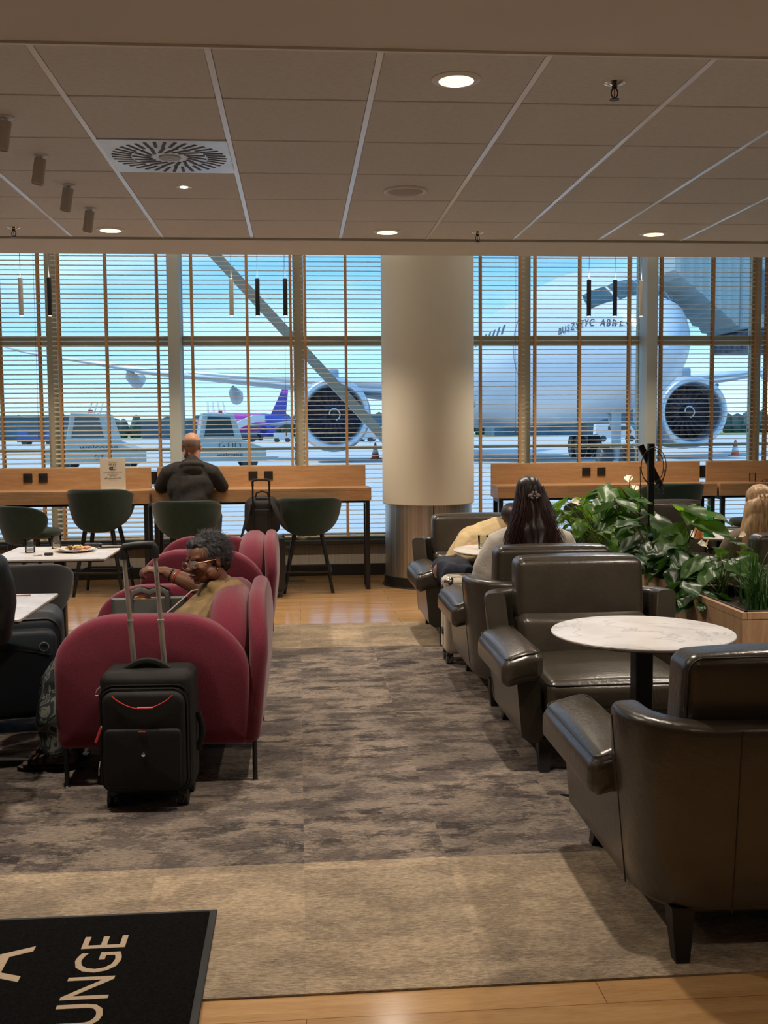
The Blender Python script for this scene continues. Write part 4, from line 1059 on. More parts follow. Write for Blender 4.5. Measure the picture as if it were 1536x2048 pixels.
# ================================================================== THINGS ON TABLES AND DESKS
def tumbler(x, y, z, label, fill=.018, group='drinking glasses', r=.034, h=.09):
    t = thing('drinking_glass', label, 'glass', (x, y, z), 0, group)
    bm = B(); lathe(bm, [(0, .0005), (r*.86, .0005), (r*.92, .004), (r, h), (r-.0022, h), (r*.92-.003, .010), (0, .008)], 32); link('glass_wall', bm, TUMBLER, t, 50)
    if fill: bm = B(); lathe(bm, [(0, .0085), (r*.9-.004, .0105), (r*.92-.003, .0085+fill), (0, .0085+fill)], 28); link('drink', bm, mat('pale_drink', (.55, .45, .30), rough=.1, alpha=.55), t)
    return t
tumbler(-1.735, 6.90, .740, 'left drinking glass on the white table at the left, nearly empty')
tumbler(-1.62, 7.13, .740, 'right drinking glass on the white table, behind the plate')
tumbler(1.215, 6.86, .720, 'clear drinking glass on the round table left of the dark-haired woman', .03)
tumbler(4.515, 10.13, .972, 'clear drinking glass on the far right window desk', .0)
tumbler(2.97, 7.42, .720, 'drinking glass beside the green bottle beyond the planter', .02)
t = thing('plate', 'plate with leftover food and cutlery on the white table', 'plate', (-1.455, 6.93, .7402))
bm = B(); lathe(bm, [(0, 0), (.07, 0), (.125, .014), (.130, .016), (.128, .019), (.075, .006), (0, .006)], 48); link('dish', bm, mat('plate_cream', (.60, .52, .38), rough=.3), t)
FOOD = [mat('food_brown', (.13, .05, .02), rough=.7), mat('food_yellow', (.65, .42, .08), rough=.5), mat('food_pink', (.55, .22, .15), rough=.5), mat('food_green', (.20, .26, .06), rough=.6)]
random.seed(3)
for k, nm in enumerate(('meat_scrap', 'egg_scrap', 'ham_slice', 'salad_leaf')):
    bm = B()
    for _ in range(5): ell(bm, (random.uniform(-.06, .05)+(.03 if k == 2 else 0), random.uniform(-.04, .04), .016+random.uniform(0, .012)), (random.uniform(.012, .03), random.uniform(.01, .02), random.uniform(.005, .012)), (random.uniform(0, 60), 0, random.uniform(0, 180)), n=6)
    link(nm, bm, FOOD[k], t, 60)
bm = B(); tube(bm, [(-.04, -.06, .020), (.03, -.09, .012), (.09, -.11, .008)], [.004, .003, .003], 6); o = link('fork', bm, CHROME, None, loc=(-1.50, 6.90, .742)); tag(o, 'metal fork resting on the near rim of the food plate', 'fork')
t = thing('phone', 'black phone lying on the white table right of the plate', 'phone', (-1.27, 7.12, .7402), .1)
bm = B(); box(bm, -.075, .075, -.036, .036, 0, .008, .003, 2); link('body', bm, mat('phone_black', (.015, .015, .02), rough=.15), t)
bm = B(); box(bm, -.07, .07, -.032, .032, .0082, .0086); link('screen', bm, mat('screen_black', (.01, .01, .012), rough=.06), t)
t = thing('spectacle_case', 'dark rounded spectacle case lying against the black phone', 'case', (-1.385, 7.16, .7402), -.25)
bm = B(); cushion(bm, -.06, .06, -.022, .022, .0003, .030, .014, 3, 4); link('body', bm, mat('case_black', (.018, .016, .018), rough=.3), t)
t = thing('car_key', 'dark key fob with ring on the white table below the glasses', 'key', (-1.60, 6.72, .7402), .2)
bm = B(); cushion(bm, -.005, .05, -.017, .017, .0003, .018, .008, 3, 3); link('fob', bm, mat('case_black', (.018, .016, .018)), t)
bm = B(); tube(bm, arc((-.03, 0, .003), .016, 0, 345, 16, 'xy'), .0018, 6); box(bm, -.07, -.04, -.004, .004, .001, .004); link('ring', bm, mat('brass', (.5, .35, .15), rough=.3, metal=1), t)
t = thing('pen', 'thin reddish pen lying on the near white table', 'pen', (-1.36, 5.02, .7402), 0)
bm = B(); cyl(bm, (-.10, -.01, .004), (.09, .012, .004), .003, 8); link('barrel', bm, mat('pen_red', (.35, .12, .10), rough=.4), t)
t = thing('spectacles', 'folded dark spectacles on the far right desk beside a glass', 'spectacles', (4.63, 10.06, .9725), .3)
bm = B()
for s in (-1, 1): tube(bm, arc((s*.03, 0, .012), .022, 0, 360, 16, 'xz'), .0025, 6); tube(bm, [(s*.052, 0, .015), (s*.05, .03, .006), (-s*.04, .035, .003)], .002, 6)
link('frame', bm, BLACKP, t)
t = thing('saucer', 'white saucer at the right edge on the far right desk', 'saucer', (4.86, 10.1, .9725)); bm = B(); lathe(bm, [(0, 0), (.04, 0), (.08, .012), (.078, .015), (0, .005)], 32); link('dish', bm, WHITEP, t)
def bottle(x, y, label, colour, h, r, lab=None):
    t = thing('bottle', label, 'bottle', (x, y, .7202), 0, 'small bottles beyond the planter')
    bm = B(); lathe(bm, [(0, 0), (r, .002), (r, h*.55), (r*.85, h*.66), (r*.38, h*.80), (r*.36, h*.97), (0, h*.97)], 28); link('body', bm, colour, t, 50)
    bm = B(); lathe(bm, [(0, h*.93), (r*.45, h*.93), (r*.45, h), (0, h)], 16); link('cap', bm, lab or CHROME, t)
    bm = B(); lathe(bm, [(r*1.01, h*.16), (r*1.02, h*.17), (r*1.02, h*.42), (r*1.01, h*.43)], 28); link('label', bm, lab or WHITEP, t)
bottle(2.86, 7.30, 'small orange juice bottle beyond the planter, left of the green bottle', mat('juice_orange', (.75, .20, .02), rough=.15), .17, .030, mat('label_cream', (.65, .30, .12)))
bottle(2.955, 7.36, 'green glass bottle beyond the planter, right of the orange bottle', mat('green_glass', (.02, .35, .05), rough=.08, trans=.5), .23, .034, mat('label_green', (.04, .30, .10)))

# wifi sign in an acrylic stand
t = thing('wifi_sign', 'white upright wifi sign standing on the left window desk', 'sign', (-1.755, 10.12, .9722), .0)
bm = B(); box(bm, -.118, .118, -.002, .002, .004, .296); card = link('card', bm, mat('sign_paper', (.70, .66, .58), rough=.5), t)
bm = B(); box(bm, -.118, .118, -.03, .04, 0, .004, .001, 1); link('acrylic_foot', bm, mat('acrylic', (.7, .68, .6), rough=.1), t)
INK = mat('ink_dark', (.05, .035, .03), rough=.6)
for s, sz, z in (('WiFi internet', .016, .262), ('FREE', .036, .236), ('NETWORK:', .010, .181), ('CHOPIN AIRPORT WIFI', .0165, .166), ('JOIN THE NETWORK', .010, .147), ('PASSWORD:', .012, .130), ('#Fryderyk1810', .025, .107)):
    text_part(s, sz, INK, card, 'lettering', MX((0, -.0022, z), (90, 0, 0)), .0003)
bm = B(); slab(bm, rrect(-.034, .034, .192, .218, .0125, 6), 'xz', -.0032, -.0022, .0002, 1); link('wifi_badge', bm, INK, card)
bm = B(); slab(bm, rrect(.002, .032, .1945, .2155, .010, 6), 'xz', -.0038, -.003, .0002, 1); link('badge_inset', bm, mat('sign_paper', (.7, .66, .58)), card)
text_part('Wi', .019, mat('sign_paper', (.7, .66, .58)), card, 'lettering', MX((-.015, -.0036, .2045), (90, 0, 0)), .0004)
text_part('Fi', .019, INK, card, 'lettering', MX((.017, -.0042, .2045), (90, 0, 0)), .0004)
bm = B(); box(bm, -.045, .045, -.0026, -.0022, .086, .0868); link('rule_line', bm, INK, card)

# doormat with lettering
t = thing('door_mat', 'black doormat with pale LOUNGE lettering at the bottom left', 'mat', (-.273, 2.2, .006))
bm = B(); box(bm, -1.6, 0, -.45, 1.018, .0002, .006, .002, 1); link('rubber_border', bm, mat('rubber', (.014, .016, .017), rough=.5), t)
bm = B(); box(bm, -1.58, -.022, -.43, 1.0, .006, .0095, .002, 1); mp_ = link('pile', bm, mat('mat_pile', (.010, .0095, .0095), rough=1, var=.4, vscale=150, bump=.8, bscale=400, spec=.05), t)
LET = mat('mat_letter', (.56, .43, .30), rough=.95, bump=.6, bscale=300)
# letters run away from the camera, their tops towards the left
text_part('LOUNGE', .182, LET, mp_, 'lettering', Matrix.Translation((-.304, .50, .0095)) @ Matrix.Rotation(PI/2, 4, 'Z') @ Matrix.Diagonal((1, 1, 1, 1)), .0008, 'CENTER', .0005)
text_part('A', .30, LET, mp_, 'lettering', Matrix.Translation((-.598, .72, .0095)) @ Matrix.Rotation(PI/2, 4, 'Z'), .0008, 'CENTER', .000)

# ================================================================== LUGGAGE
NYL = mat('black_nylon', (.006, .0056, .005), rough=.75, var=.2, vscale=120, bump=.2, bscale=500)
NAVY = mat('navy_nylon', (.010, .016, .024), rough=.55, var=.1, vscale=90, bump=.12, bscale=400)
ALU = mat('aluminium', (.62, .60, .56), rough=.35, metal=.7)
REDZ = mat('zip_red', (.55, .05, .05), rough=.5)
def wheels(t, hw, y0, y1, r=.028, z=0.0, m=None):
    for sx in (-1, 1):
        for y in (y0, y1):
            bm = B(); box(bm, sx*hw-.022, sx*hw+.022, y-.02, y+.02, r*1.3, r*2.4, .006, 1); h = link('wheel_housing', bm, BLACKP, t)
            for dx in (-.013, .013):
                bm = B(); lathe(bm, [(0, -.007), (r*.5, -.007), (r*.62, -.005), (r*.85, -.009), (r, -.006), (r, .006), (r*.85, .009), (r*.62, .005), (r*.5, .007), (0, .007)], 20, (sx*hw+dx, y, r), 'x'); link('wheel', bm, m or BLACKP, h)
# black cabin case with red details
t = thing('suitcase', 'black cabin suitcase with red zip pulls and raised handle, in front of the red armchair', 'suitcase', (-.618, 4.275, .006), math.radians(-3), 'suitcases')
bm = B(); cushion(bm, -.182, .182, -.105, .11, .055, .545, .038, 4, 6, (.004, .008, .006)); b_ = link('body', bm, NYL, t, 60)
bm = B(); slab(bm, rrect(-.165, .165, .075, .480, .05, 8), 'xz', -.150, -.10, .022, 4, puff=.006); link('front_panel', bm, NYL, t, 60)
bm = B(); slab(bm, rrect(-.150, .150, .10, .335, .02, 5), 'xz', -.166, -.145, .010, 3, puff=.004); p_ = link('front_pocket', bm, NYL, t, 60)
bm = B(); tube(bm, [(x, -.128, z) for x, z in rrect(-.170, .170, .072, .488, .055, 8)], .0045, 6, closed=True); tube(bm, [(x, -.108, z) for x, z in rrect(-.178, .178, .066, .498, .058, 8)], .003, 6, closed=True); link('zip_track', bm, mat('zip_black', (.01, .01, .01), rough=.4), t)
bm = B(); pts = [(-.118+.236*i/20, -.1575-.003*math.sin(PI*i/20), .468-.052*math.sin(PI*i/20)**.8) for i in range(21)]; tube(bm, pts, .0024, 6); link('red_trim', bm, REDZ, t)
bm = B(); box(bm, -.02, .045, -.168, -.158, .415, .424, .003, 1); link('zip_pull', bm, REDZ, t)
bm = B(); cyl(bm, (-.163, -.158, .342), (-.183, -.165, .285), .0055, 8); link('zip_pull', bm, REDZ, t)
bm = B(); cyl(bm, (-.163, -.158, .342), (-.160, -.158, .352), .004, 8)
tube(bm, [(-.168, -.135, .50), (-.178, -.15, .49), (-.185, -.15, .47), (-.175, -.14, .468), (-.166, -.135, .485)], .0026, 6, closed=True); tube(bm, [(-.176, -.135, .20), (-.180, -.14, .17), (-.181, -.14, .145)], .0022, 6); link('metal_zip', bm, CHROME, t)
bm = B(); box(bm, -.015, .012, -.172, -.168, .325, .328); link('stitch_mark', bm, REDZ, p_)
bm = B(); lathe(bm, [(0, -.175), (.007, -.174), (.010, -.168), (.010, -.166)], 16, (.003, 0, .235), 'y'); link('badge', bm, CHROME, p_)
bm = B(); pts = [(-.085+.17*i/14, -.03, .540+.034*math.sin(PI*i/14)) for i in range(15)]; tube(bm, pts, .011, 8, flat=1.8); link('carry_handle', bm, NYL, t)
bm = B(); pts = [(.192+.018*math.sin(PI*i/10), 0, .20+.16*i/10) for i in range(11)]; tube(bm, pts, .008, 8, flat=1.6); link('side_handle', bm, NYL, t)
for i, (xb, xt) in enumerate(((-.072, -.098), (.052, .028))):
    bm = B(); pb, pt_ = Vector((xb, .065, .53)), Vector((xt, .035, 1.005)); mid = pb.lerp(pt_, .42)
    cyl(bm, pb, mid, .0115, 12, .0115); cyl(bm, mid, pt_, .0095, 12, .0095); lathe(bm, [(0, -.003), (.014, -.003), (.014, .003), (0, .003)], 14, tuple(mid)); pole = link('telescopic_pole', bm, ALU, t)
    bm = B(); lathe(bm, [(0, -.001), (.002, 0)], 8, tuple(pt_+Vector((0, -.0095, -.015))), 'y'); link('rivet', bm, BLACKP, pole)
    if i == 1: text_part('AMERICAN TOURISTER', .012, mat('pole_text', (.12, .02, .02)), pole, 'lettering', Matrix.Translation(pb.lerp(pt_, .76)+Vector((0, -.0105, 0))) @ Matrix.Rotation(math.radians(93), 4, 'Y') @ Matrix.Rotation(math.radians(90), 4, 'X'), .0002)
bm = B(); tube(bm, [(-.098, .035, .985), (-.099, .034, 1.02), (-.094, .034, 1.034), (-.06, .034, 1.040), (-.01, .034, 1.043), (.020, .034, 1.043), (.028, .034, 1.030), (.028, .035, .99)], .013, 10, flat=1.3); link('grip', bm, BLACKP, t)
wheels(t, .14, -.075, .085)

# navy soft case
t = thing('suitcase', 'large navy soft suitcase standing beside the near white square table', 'suitcase', (-1.475, 5.44, .006), math.radians(10), 'suitcases')
bm = B(); cushion(bm, -.25, .25, -.15, .17, .075, .60, .06, 4, 6, (.008, .01, .02), fn=lambda v: (v.x, v.y, v.z-.05*max(0, (-v.x-.0)/.25)*(v.z/.6)**4)); link('body', bm, NAVY, t, 60)
bm = B(); slab(bm, rrect(-.23, .23, .10, .53, .06, 8), 'xz', -.205, -.13, .03, 4, puff=.008); link('front_pocket', bm, NAVY, t, 60)
bm = B(); tube(bm, [(x, -.150, z) for x, z in rrect(-.243, .243, .085, .575, .07, 8)], .005, 6, closed=True); tube(bm, [(-.2+.4*i/10, -.212, .40+.035*math.sin(PI*i/10)) for i in range(11)], .004, 6); link('zip_track', bm, mat('zip_black', (.01, .01, .01)), t)
bm = B(); pts = [(-.08+.2*i/14, .02, .615+.03*math.sin(PI*i/14)) for i in range(15)]; tube(bm, pts, .012, 8, flat=2.2); link('carry_handle', bm, NAVY, t)
bm = B(); tube(bm, [(.17+.022*math.cos(2*PI*i/16), -.217, .445+.022*math.sin(2*PI*i/16)) for i in range(16)], .003, 6, closed=True); link('logo_ring', bm, mat('logo_grey', (.12, .13, .14)), t)
wheels(t, .19, -.10, .12, .032)

# cream ribbed hard case with chrome corner
CREAM = mat('cream_shell', (.60, .53, .42), rough=.35, spec=.5)
t = thing('suitcase', 'cream ribbed hard-shell suitcase with chrome corner between the leather armchairs', 'suitcase', (1.10, 6.70, .006), math.radians(0), 'suitcases')
def rib(v):
    z = v.z; s = .5+.5*math.cos(z*2*PI/.0165)
    nrm = Vector((max(-1, min(1, v.x/.17)), max(-1, min(1, v.y/.1)), 0)); k = .003*s if .10 < z < .50 else 0
    return (v.x-nrm.x*k*(abs(v.x) > .15), v.y-nrm.y*k*(abs(v.y) > .09), z)
bm = B()
for y0, y1 in ((-.118, -.004), (.004, .118)): 
    zs = 66; ring = rrect(-.178, .178, y0, y1, .03, 6) ; R_ = []
    for i in range(zs+1):
        z = .065+.495*i/zs; e_ = 0
        if i < 4: e_ = .03*(1-math.sin(PI/2*i/4))
        if i > zs-5: e_ = .04*(1-math.sin(PI/2*(zs-i)/5))
        R_.append([(x, y, z) for x, y in inset_poly(ring, e_+.0022*(i % 2))])
    loft(bm, R_)
link('shell', bm, CREAM, t, 70)
bm = B(); slab(bm, rrect(-.176, .176, .07, .556, .05, 8), 'xz', -.005, .005, .001, 1); link('frame_band', bm, ALU, t)
for sx in (-1, 1):
    for z in (.48, .20):
        bm = B(); box(bm, sx*.178-.008, sx*.178+.008, -.028, .028, z-.022, z+.022, .004, 1); link('clasp', bm, BLACKP, t)
    bm = B(); ell(bm, (sx*.152, -.100, .535), (.033, .026, .033), n=10); link('corner_guard', bm, CHROME, t, 60)
wheels(t, .145, -.07, .07, .028, m=mat('wheel_grey', (.10, .10, .10), rough=.35))

# trolley case and backpack by the window desk
t = thing('suitcase', 'dark trolley suitcase carrying a backpack at the window desk', 'suitcase', (-.335, 9.62, .0005), .0, 'suitcases')
bm = B(); cushion(bm, -.19, .20, -.10, .13, .055, .56, .03, 3, 4, .004); link('body', bm, mat('case_dark', (.018, .019, .02), rough=.35), t, 60)
bm = B()
for x in (-.08, .07): cyl(bm, (x, -.105, .55), (x, -.105, 1.05), .0085, 10)
link('telescopic_pole', bm, BLACKP, t)
bm = B(); tube(bm, [(-.08, -.105, 1.02), (-.08, -.105, 1.06), (-.07, -.105, 1.073), (-.055, -.105, 1.077), (.045, -.105, 1.077), (.06, -.105, 1.073), (.07, -.105, 1.06), (.07, -.105, 1.02)], .0115, 10); link('grip', bm, BLACKP, t)
wheels(t, .15, -.07, .09)
bm = B(); tube(bm, [(.206, 0, .45), (.235, .0, .44), (.245, 0, .30), (.235, 0, .24)], .006, 6); link('side_handle', bm, BLACKP, t)
BAGB = mat('backpack_black', (.017, .016, .020), rough=.7, bump=.2, bscale=300)
t = thing('backpack', 'black backpack with shoulder straps sitting on the trolley suitcase', 'backpack', (-.335, 9.66, .57))
bm = B(); cushion(bm, -.155, .150, -.085, .10, .0, .34, .07, 4, 6, (.01, .015, .01), fn=lambda v: (v.x*(1-.10*max(0, v.z-.15)), v.y, v.z)); link('body', bm, BAGB, t, 60)
bm = B(); cushion(bm, -.105, .10, -.115, -.07, .02, .22, .02, 3, 4, .006); link('lumbar_pad', bm, BAGB, t, 60)
bm = B(); box(bm, -.115, .115, -.125, -.115, .185, .235, .004, 1); link('luggage_strap', bm, BAGB, t)
for s, pts in ((-1, [(-.07, -.09, .33), (-.115, -.13, .28), (-.135, -.15, .16), (-.17, -.14, .05), (-.20, -.12, -.03)]), (1, [(.07, -.09, .33), (.11, -.14, .27), (.15, -.17, .17), (.20, -.15, .09), (.225, -.10, .05)])):
    bm = B(); tube(bm, pts, [.022, .028, .028, .018, .009], 10, flat=.35); link('shoulder_strap', bm, BAGB, t)
bm = B(); tube(bm, [(-.06, -.06, .345), (-.05, -.06, .385), (0, -.06, .40), (.05, -.06, .385), (.06, -.06, .345)], .008, 8); link('grab_handle', bm, BAGB, t)
# tote bag on the red seat beside the woman
t = thing('tote_bag', 'grey leather tote bag on the red armchair seat beside the woman', 'handbag', (-.74, 5.20, .422), math.radians(4))
GREYL = mat('grey_leather', (.085, .085, .078), rough=.5, bump=.1, bscale=100)
bm = B(); rings = []
for i in range(9):
    u = i/8; z = .0+.275*u; hx = .165+.02*u; hy = .065-.030*u; rings.append([(x, y, z-.018*u*(1-abs(x/hx)**2)) for x, y in rrect(-hx, hx, -hy, hy, min(.03, hy*.8), 5)])
for e_ in (.006,): rings.append([(x, y, z-.004) for (x, y, z) in [(x*.95, y*.75, q[2]) for (x, y, q) in [(p[0], p[1], p) for p in rings[-1]]]])
loft(bm, rings, cap=True); link('body', bm, GREYL, t, 60)
for y in (-.04, .04):
    bm = B(); pts = [(-.09, y, .20), (-.09, y, .27), (-.075, y, .305), (-.04, y*.6, .315), (0, y*.6, .30), (.05, y*.6, .318), (.085, y, .30), (.09, y, .26), (.09, y, .20)]; tube(bm, pts, .007, 8, flat=2.0); link('strap', bm, GREYL, t)
bm = B(); ell(bm, (-.04, 0, .255), (.06, .022, .03), n=8); ell(bm, (.03, 0, .25), (.05, .02, .022), n=8); link('lining', bm, mat('lining_tan', (.42, .22, .07), rough=.7), t)

# knotted tassel on the armrest of the occupied leather chair
t = thing('tassel', 'small peach knotted tassel hanging over the leather chair beside the cream suitcase', 'tassel', (1.02, 6.05, .56)); bm = B(); random.seed(5)
for k in range(16):
    a = random.uniform(0, 2*PI); pts = [(0, 0, .03)]
    for q in range(1, 6): pts.append((-.012*q*random.uniform(.3, 1.2)+.008*math.cos(a+q), random.uniform(-.012, .012), .03-.010*q+random.uniform(-.006, .006)))
    tube(bm, pts, .0016, 5)
link('threads', bm, mat('peach_thread', (.62, .38, .26), rough=.8), t)

# black post with tablet bracket and coiled cable
t = thing('tablet_stand', 'black post with slanted bracket and coiled cable rising from the planter', 'stand', (2.40, 7.0, .45))
bm = B(); box(bm, -.020, .020, -.020, .020, .05, .955, .002, 1); link('post', bm, BLACKM, t)
bm = B(); m = MX((.012, .04, .80), (0, -27, 0)); box(bm, -.020, .020, -.012, .012, -.165, .165, .002, 1, mtx=m); link('bracket', bm, BLACKM, t)
bm = B()
for r, dx in ((.085, 0), (.095, .01)):
    tube(bm, [(dx+(r*.92)*math.cos(a), -.03, .80+(r*1.35)*math.sin(a)) for a in [2*PI*i/30 for i in range(31)]], .0028, 6)
tube(bm, [(-.085, -.03, .80), (-.080, -.03, .60), (-.085, -.03, .42), (-.095, -.03, .25)], .0028, 6)
tube(bm, [(.085, -.03, .78), (.08, -.03, .72), (.06, -.03, .65)], .0028, 6); link('cable', bm, BLACKP, t)
bm = B()
for dx in (.045, .075): tube(bm, [(dx, -.03, .68), (dx-.01, -.035, .655), (dx+.005, -.03, .63), (dx-.004, -.03, .612)], .005, 6)
link('plug', bm, mat('plug_grey', (.08, .08, .085), rough=.3), t)
bm = B(); box(bm, -.06, .06, -.06, .06, .03, .05); link('base_plate', bm, BLACKM, t)

# ================================================================== PLANTERS AND PLANTS
def planter(x0, x1, y0, y1, h, label):
    t = thing('planter_box', label, 'planter', ((x0+x1)/2, (y0+y1)/2, 0), 0, 'oak planter boxes'); hx, hy = (x1-x0)/2, (y1-y0)/2; w_ = .022
    bm = B()
    box(bm, -hx, -hx+w_, -hy, hy, .0, h, .001, 1); box(bm, hx-w_, hx, -hy, hy, 0, h, .001, 1)
    box(bm, -hx+w_, hx-w_, -hy, -hy+w_, 0, h, .001, 1); box(bm, -hx+w_, hx-w_, hy-w_, hy, 0, h, .001, 1); link('box', bm, OAKV, t)
    bm = B(); box(bm, -hx-.002, -hx+w_+.002, -hy-.002, hy+.002, h-.03, h+.002); box(bm, hx-w_-.002, hx+.002, -hy-.002, hy+.002, h-.03, h+.002); box(bm, -hx+w_, hx-w_, -hy-.002, -hy+w_+.002, h-.03, h+.002); box(bm, -hx+w_, hx-w_, hy-w_-.002, hy+.002, h-.03, h+.002); link('rim', bm, OAKV, t)
    bm = B(); e_ = .03
    box(bm, -hx+w_, -hx+w_+.012, -hy+w_, hy-w_, .3, h+.008); box(bm, hx-w_-.012, hx-w_, -hy+w_, hy-w_, .3, h+.008)
    box(bm, -hx+w_, hx-w_, -hy+w_, -hy+w_+.012, .3, h+.008); box(bm, -hx+w_, hx-w_, hy-w_-.012, hy-w_, .3, h+.008); link('liner', bm, BLACKP, t)
    bm = B(); box(bm, -hx+w_+.012, hx-w_-.012, -hy+w_+.012, hy-w_-.012, h-.2, h-.045); link('soil', bm, mat('soil', (.035, .022, .014), rough=1, bump=1, bscale=60, var=.4), t)
    return t
planter(2.155, 2.50, 4.92, 5.80, .60, 'oak planter box nearest the camera, right of the front marble table')
planter(2.165, 2.50, 5.84, 8.05, .60, 'long oak planter box behind, full of anthuriums, black post rising from it')

LIGHTG = leafy('leaf_light', (.05, .13, .012), (.12, .25, .03), .55)
DARKG = leafy('leaf_dark', (.012, .042, .010), (.028, .085, .016), .25)
MIDG = leafy('leaf_mid', (.03, .085, .012), (.06, .15, .022), .32)
STEMG = mat('plant_stem', (.11, .16, .03), rough=.5)
GRASSG = leafy('blade_green', (.012, .045, .012), (.04, .11, .025), .25)
SPATHE = mat('white_spathe', (.75, .72, .58), rough=.4); SPADIX = mat('cream_spadix', (.70, .52, .22), rough=.6)
def heart(bm, base, d, up, ln, wd, droop=.35, cup=.15, n=12):
    """heart-shaped leaf: base = stalk joint, d = direction of the tip, up = blade normal"""
    d = d.normalized(); side = d.cross(up).normalized(); up = side.cross(d).normalized(); rows = []
    for i in range(n+1):
        u = i/n
        # half-width profile; lobes reach back behind the joint
        wdt = wd*.5*(math.sin(PI*min(1, (u*.93+.07))**.62))**.75 if 0 < u < 1 else (.0 if u >= 1 else wd*.30)
        row = []
        for j in range(-4, 5):
            v = j/4; x = v*wdt
            back = -.24*ln*(1-u)**2.2*math.sin(PI*abs(v))**.8
            y = ln*u+back; zc = -droop*ln*u*u+cup*abs(x)-.12*ln*max(0, abs(v)-.8)*0
            row.append(bm.verts.new(base+d*y+side*x+up*(zc+.006*math.sin(9*u+3*v))))
        rows.append(row)
    for i in range(n):
        for j in range(8): face(bm, (rows[i][j], rows[i][j+1], rows[i+1][j+1], rows[i+1][j]))
def anthurium(x, y, z, label, leafmat, nleaf, hmin, hmax, spread, size=(.13, .22), flowers=0, seed=1, lean=(0, 0), group='leafy plants in the planters'):
    rnd = random.Random(seed); t = thing('anthurium_plant', label, 'plant', (x, y, z), 0, group); lb, sb = B(), B()
    for k in range(nleaf):
        a = 2*PI*k/nleaf*2.4+rnd.uniform(-.4, .4); h = rnd.uniform(hmin, hmax); r = spread*rnd.uniform(.25, 1)*(1.1-.5*(h-hmin)/(hmax-hmin+.001))
        tip = Vector((r*math.cos(a)*.8+lean[0]*h, r*math.sin(a)+lean[1]*h, h)); b0 = Vector((rnd.uniform(-.03, .03), rnd.uniform(-.04, .04), 0))
        mid = b0.lerp(tip, .5)+Vector((0, 0, h*.14))
        tube(sb, [b0, b0.lerp(mid, .5)+Vector((0, 0, .01)), mid, mid.lerp(tip, .6)+Vector((0, 0, .012)), tip], [.0035, .0032, .003, .0026, .0022], 6)
        ln = rnd.uniform(*size); tl = rnd.uniform(-.9, .15); d = Vector((math.cos(a+rnd.uniform(-.6, .6)), math.sin(a+rnd.uniform(-.6, .6)), tl)); up = Vector((rnd.uniform(-.3, .3), rnd.uniform(-.55, .1), 1))
        heart(lb, tip, d, up, ln, ln*rnd.uniform(.72, .9), rnd.uniform(.05, .35), rnd.uniform(.05, .3))
    link('foliage', lb, leafmat, t, 80); link('stems', sb, STEMG, t)
    for f in range(flowers):
        a = rnd.uniform(0, 2*PI); h = hmax*rnd.uniform(.85, 1.12); tip = Vector((spread*.6*math.cos(a), spread*.6*math.sin(a)-.05, h))
        bm = B(); tube(bm, [(0, 0, 0), tip*.5+Vector((0, 0, .03)), tip], [.003, .0025, .002], 6); s_ = link('flower_stalk', bm, STEMG, t)
        bm = B(); heart(bm, tip, Vector((math.cos(a), math.sin(a)-.4, .25)), Vector((-.2, -.8, .6)), .075, .06, -.1, .5, 8); link('spathe', bm, SPATHE, s_, 80)
        bm = B(); tube(bm, [tip, tip+Vector((.012, -.01, .035))], [.005, .003], 8); link('spadix', bm, SPADIX, s_)
    return t
def grass_plant(x, y, z, label, n, h, spread, seed, bw=(.0022, .0042)):
    rnd = random.Random(seed); t = thing('grass_plant', label, 'plant', (x, y, z), 0, 'grassy plants in the planters'); bm = B()
    for k in range(n):
        a = rnd.uniform(0, 2*PI); ln = h*rnd.uniform(.55, 1.1); r = spread*rnd.uniform(.1, 1); w_ = rnd.uniform(*bw); pr = None
        sd = Vector((-math.sin(a), math.cos(a), 0)); b0 = Vector((rnd.uniform(-.04, .04), rnd.uniform(-.05, .05), 0)); N_ = 7
        for i in range(N_+1):
            u = i/N_; p = b0+Vector((r*math.cos(a)*u**1.6, r*math.sin(a)*u**1.6, ln*(u-.22*u**3)))
            ww = w_*(1-u**3)+.0004; q = [bm.verts.new(p-sd*ww), bm.verts.new(p+Vector((math.cos(a), math.sin(a), 0))*ww*.5), bm.verts.new(p+sd*ww)]
            if pr: face(bm, (pr[0], pr[1], q[1], q[0])); face(bm, (pr[1], pr[2], q[2], q[1]))
            pr = q
    link('blades', bm, GRASSG, t, 80)
    return t
SZ = .556
anthurium(2.27, 7.62, SZ, 'light green anthurium at the far left end of the long planter, beside the dark-haired woman', LIGHTG, 30, .10, .44, .36, (.11, .17), 1, 21, (-.60, 0))
anthurium(2.27, 7.0, SZ, 'tall light green anthurium with white flowers left of the black post', MIDG, 26, .22, .58, .22, (.12, .20), 2, 14, (-.22, 0))
anthurium(2.28, 6.55, SZ, 'dark green anthurium in front of the black post in the long planter', DARKG, 34, .06, .40, .26, (.12, .19), 1, 5, (-.15, 0))
anthurium(2.37, 6.32, SZ, 'bright green anthurium just right of the black post', LIGHTG, 10, .25, .47, .16, (.14, .22), 0, 17, (.1, 0))
anthurium(2.30, 7.9, SZ, 'small dark anthurium at the window end of the long planter', DARKG, 18, .08, .34, .26, (.10, .15), 0, 33, (-.3, 0))
anthurium(2.28, 6.02, SZ, 'mid green broad-leaved anthurium drooping over the near end of the long planter', DARKG, 30, .0, .26, .28, (.11, .17), 0, 12, (-.2, 0))
anthurium(2.36, 5.68, SZ, 'pale-flowered anthurium in the nearest planter box, one leaf pointing down', MIDG, 16, .08, .32, .22, (.10, .15), 2, 27, (0, 0))
anthurium(2.23, 5.60, SZ, 'dark glossy plant drooping over the left rim of the nearest planter box', DARKG, 20, -.04, .12, .20, (.10, .16), 0, 41, (-.9, 0))
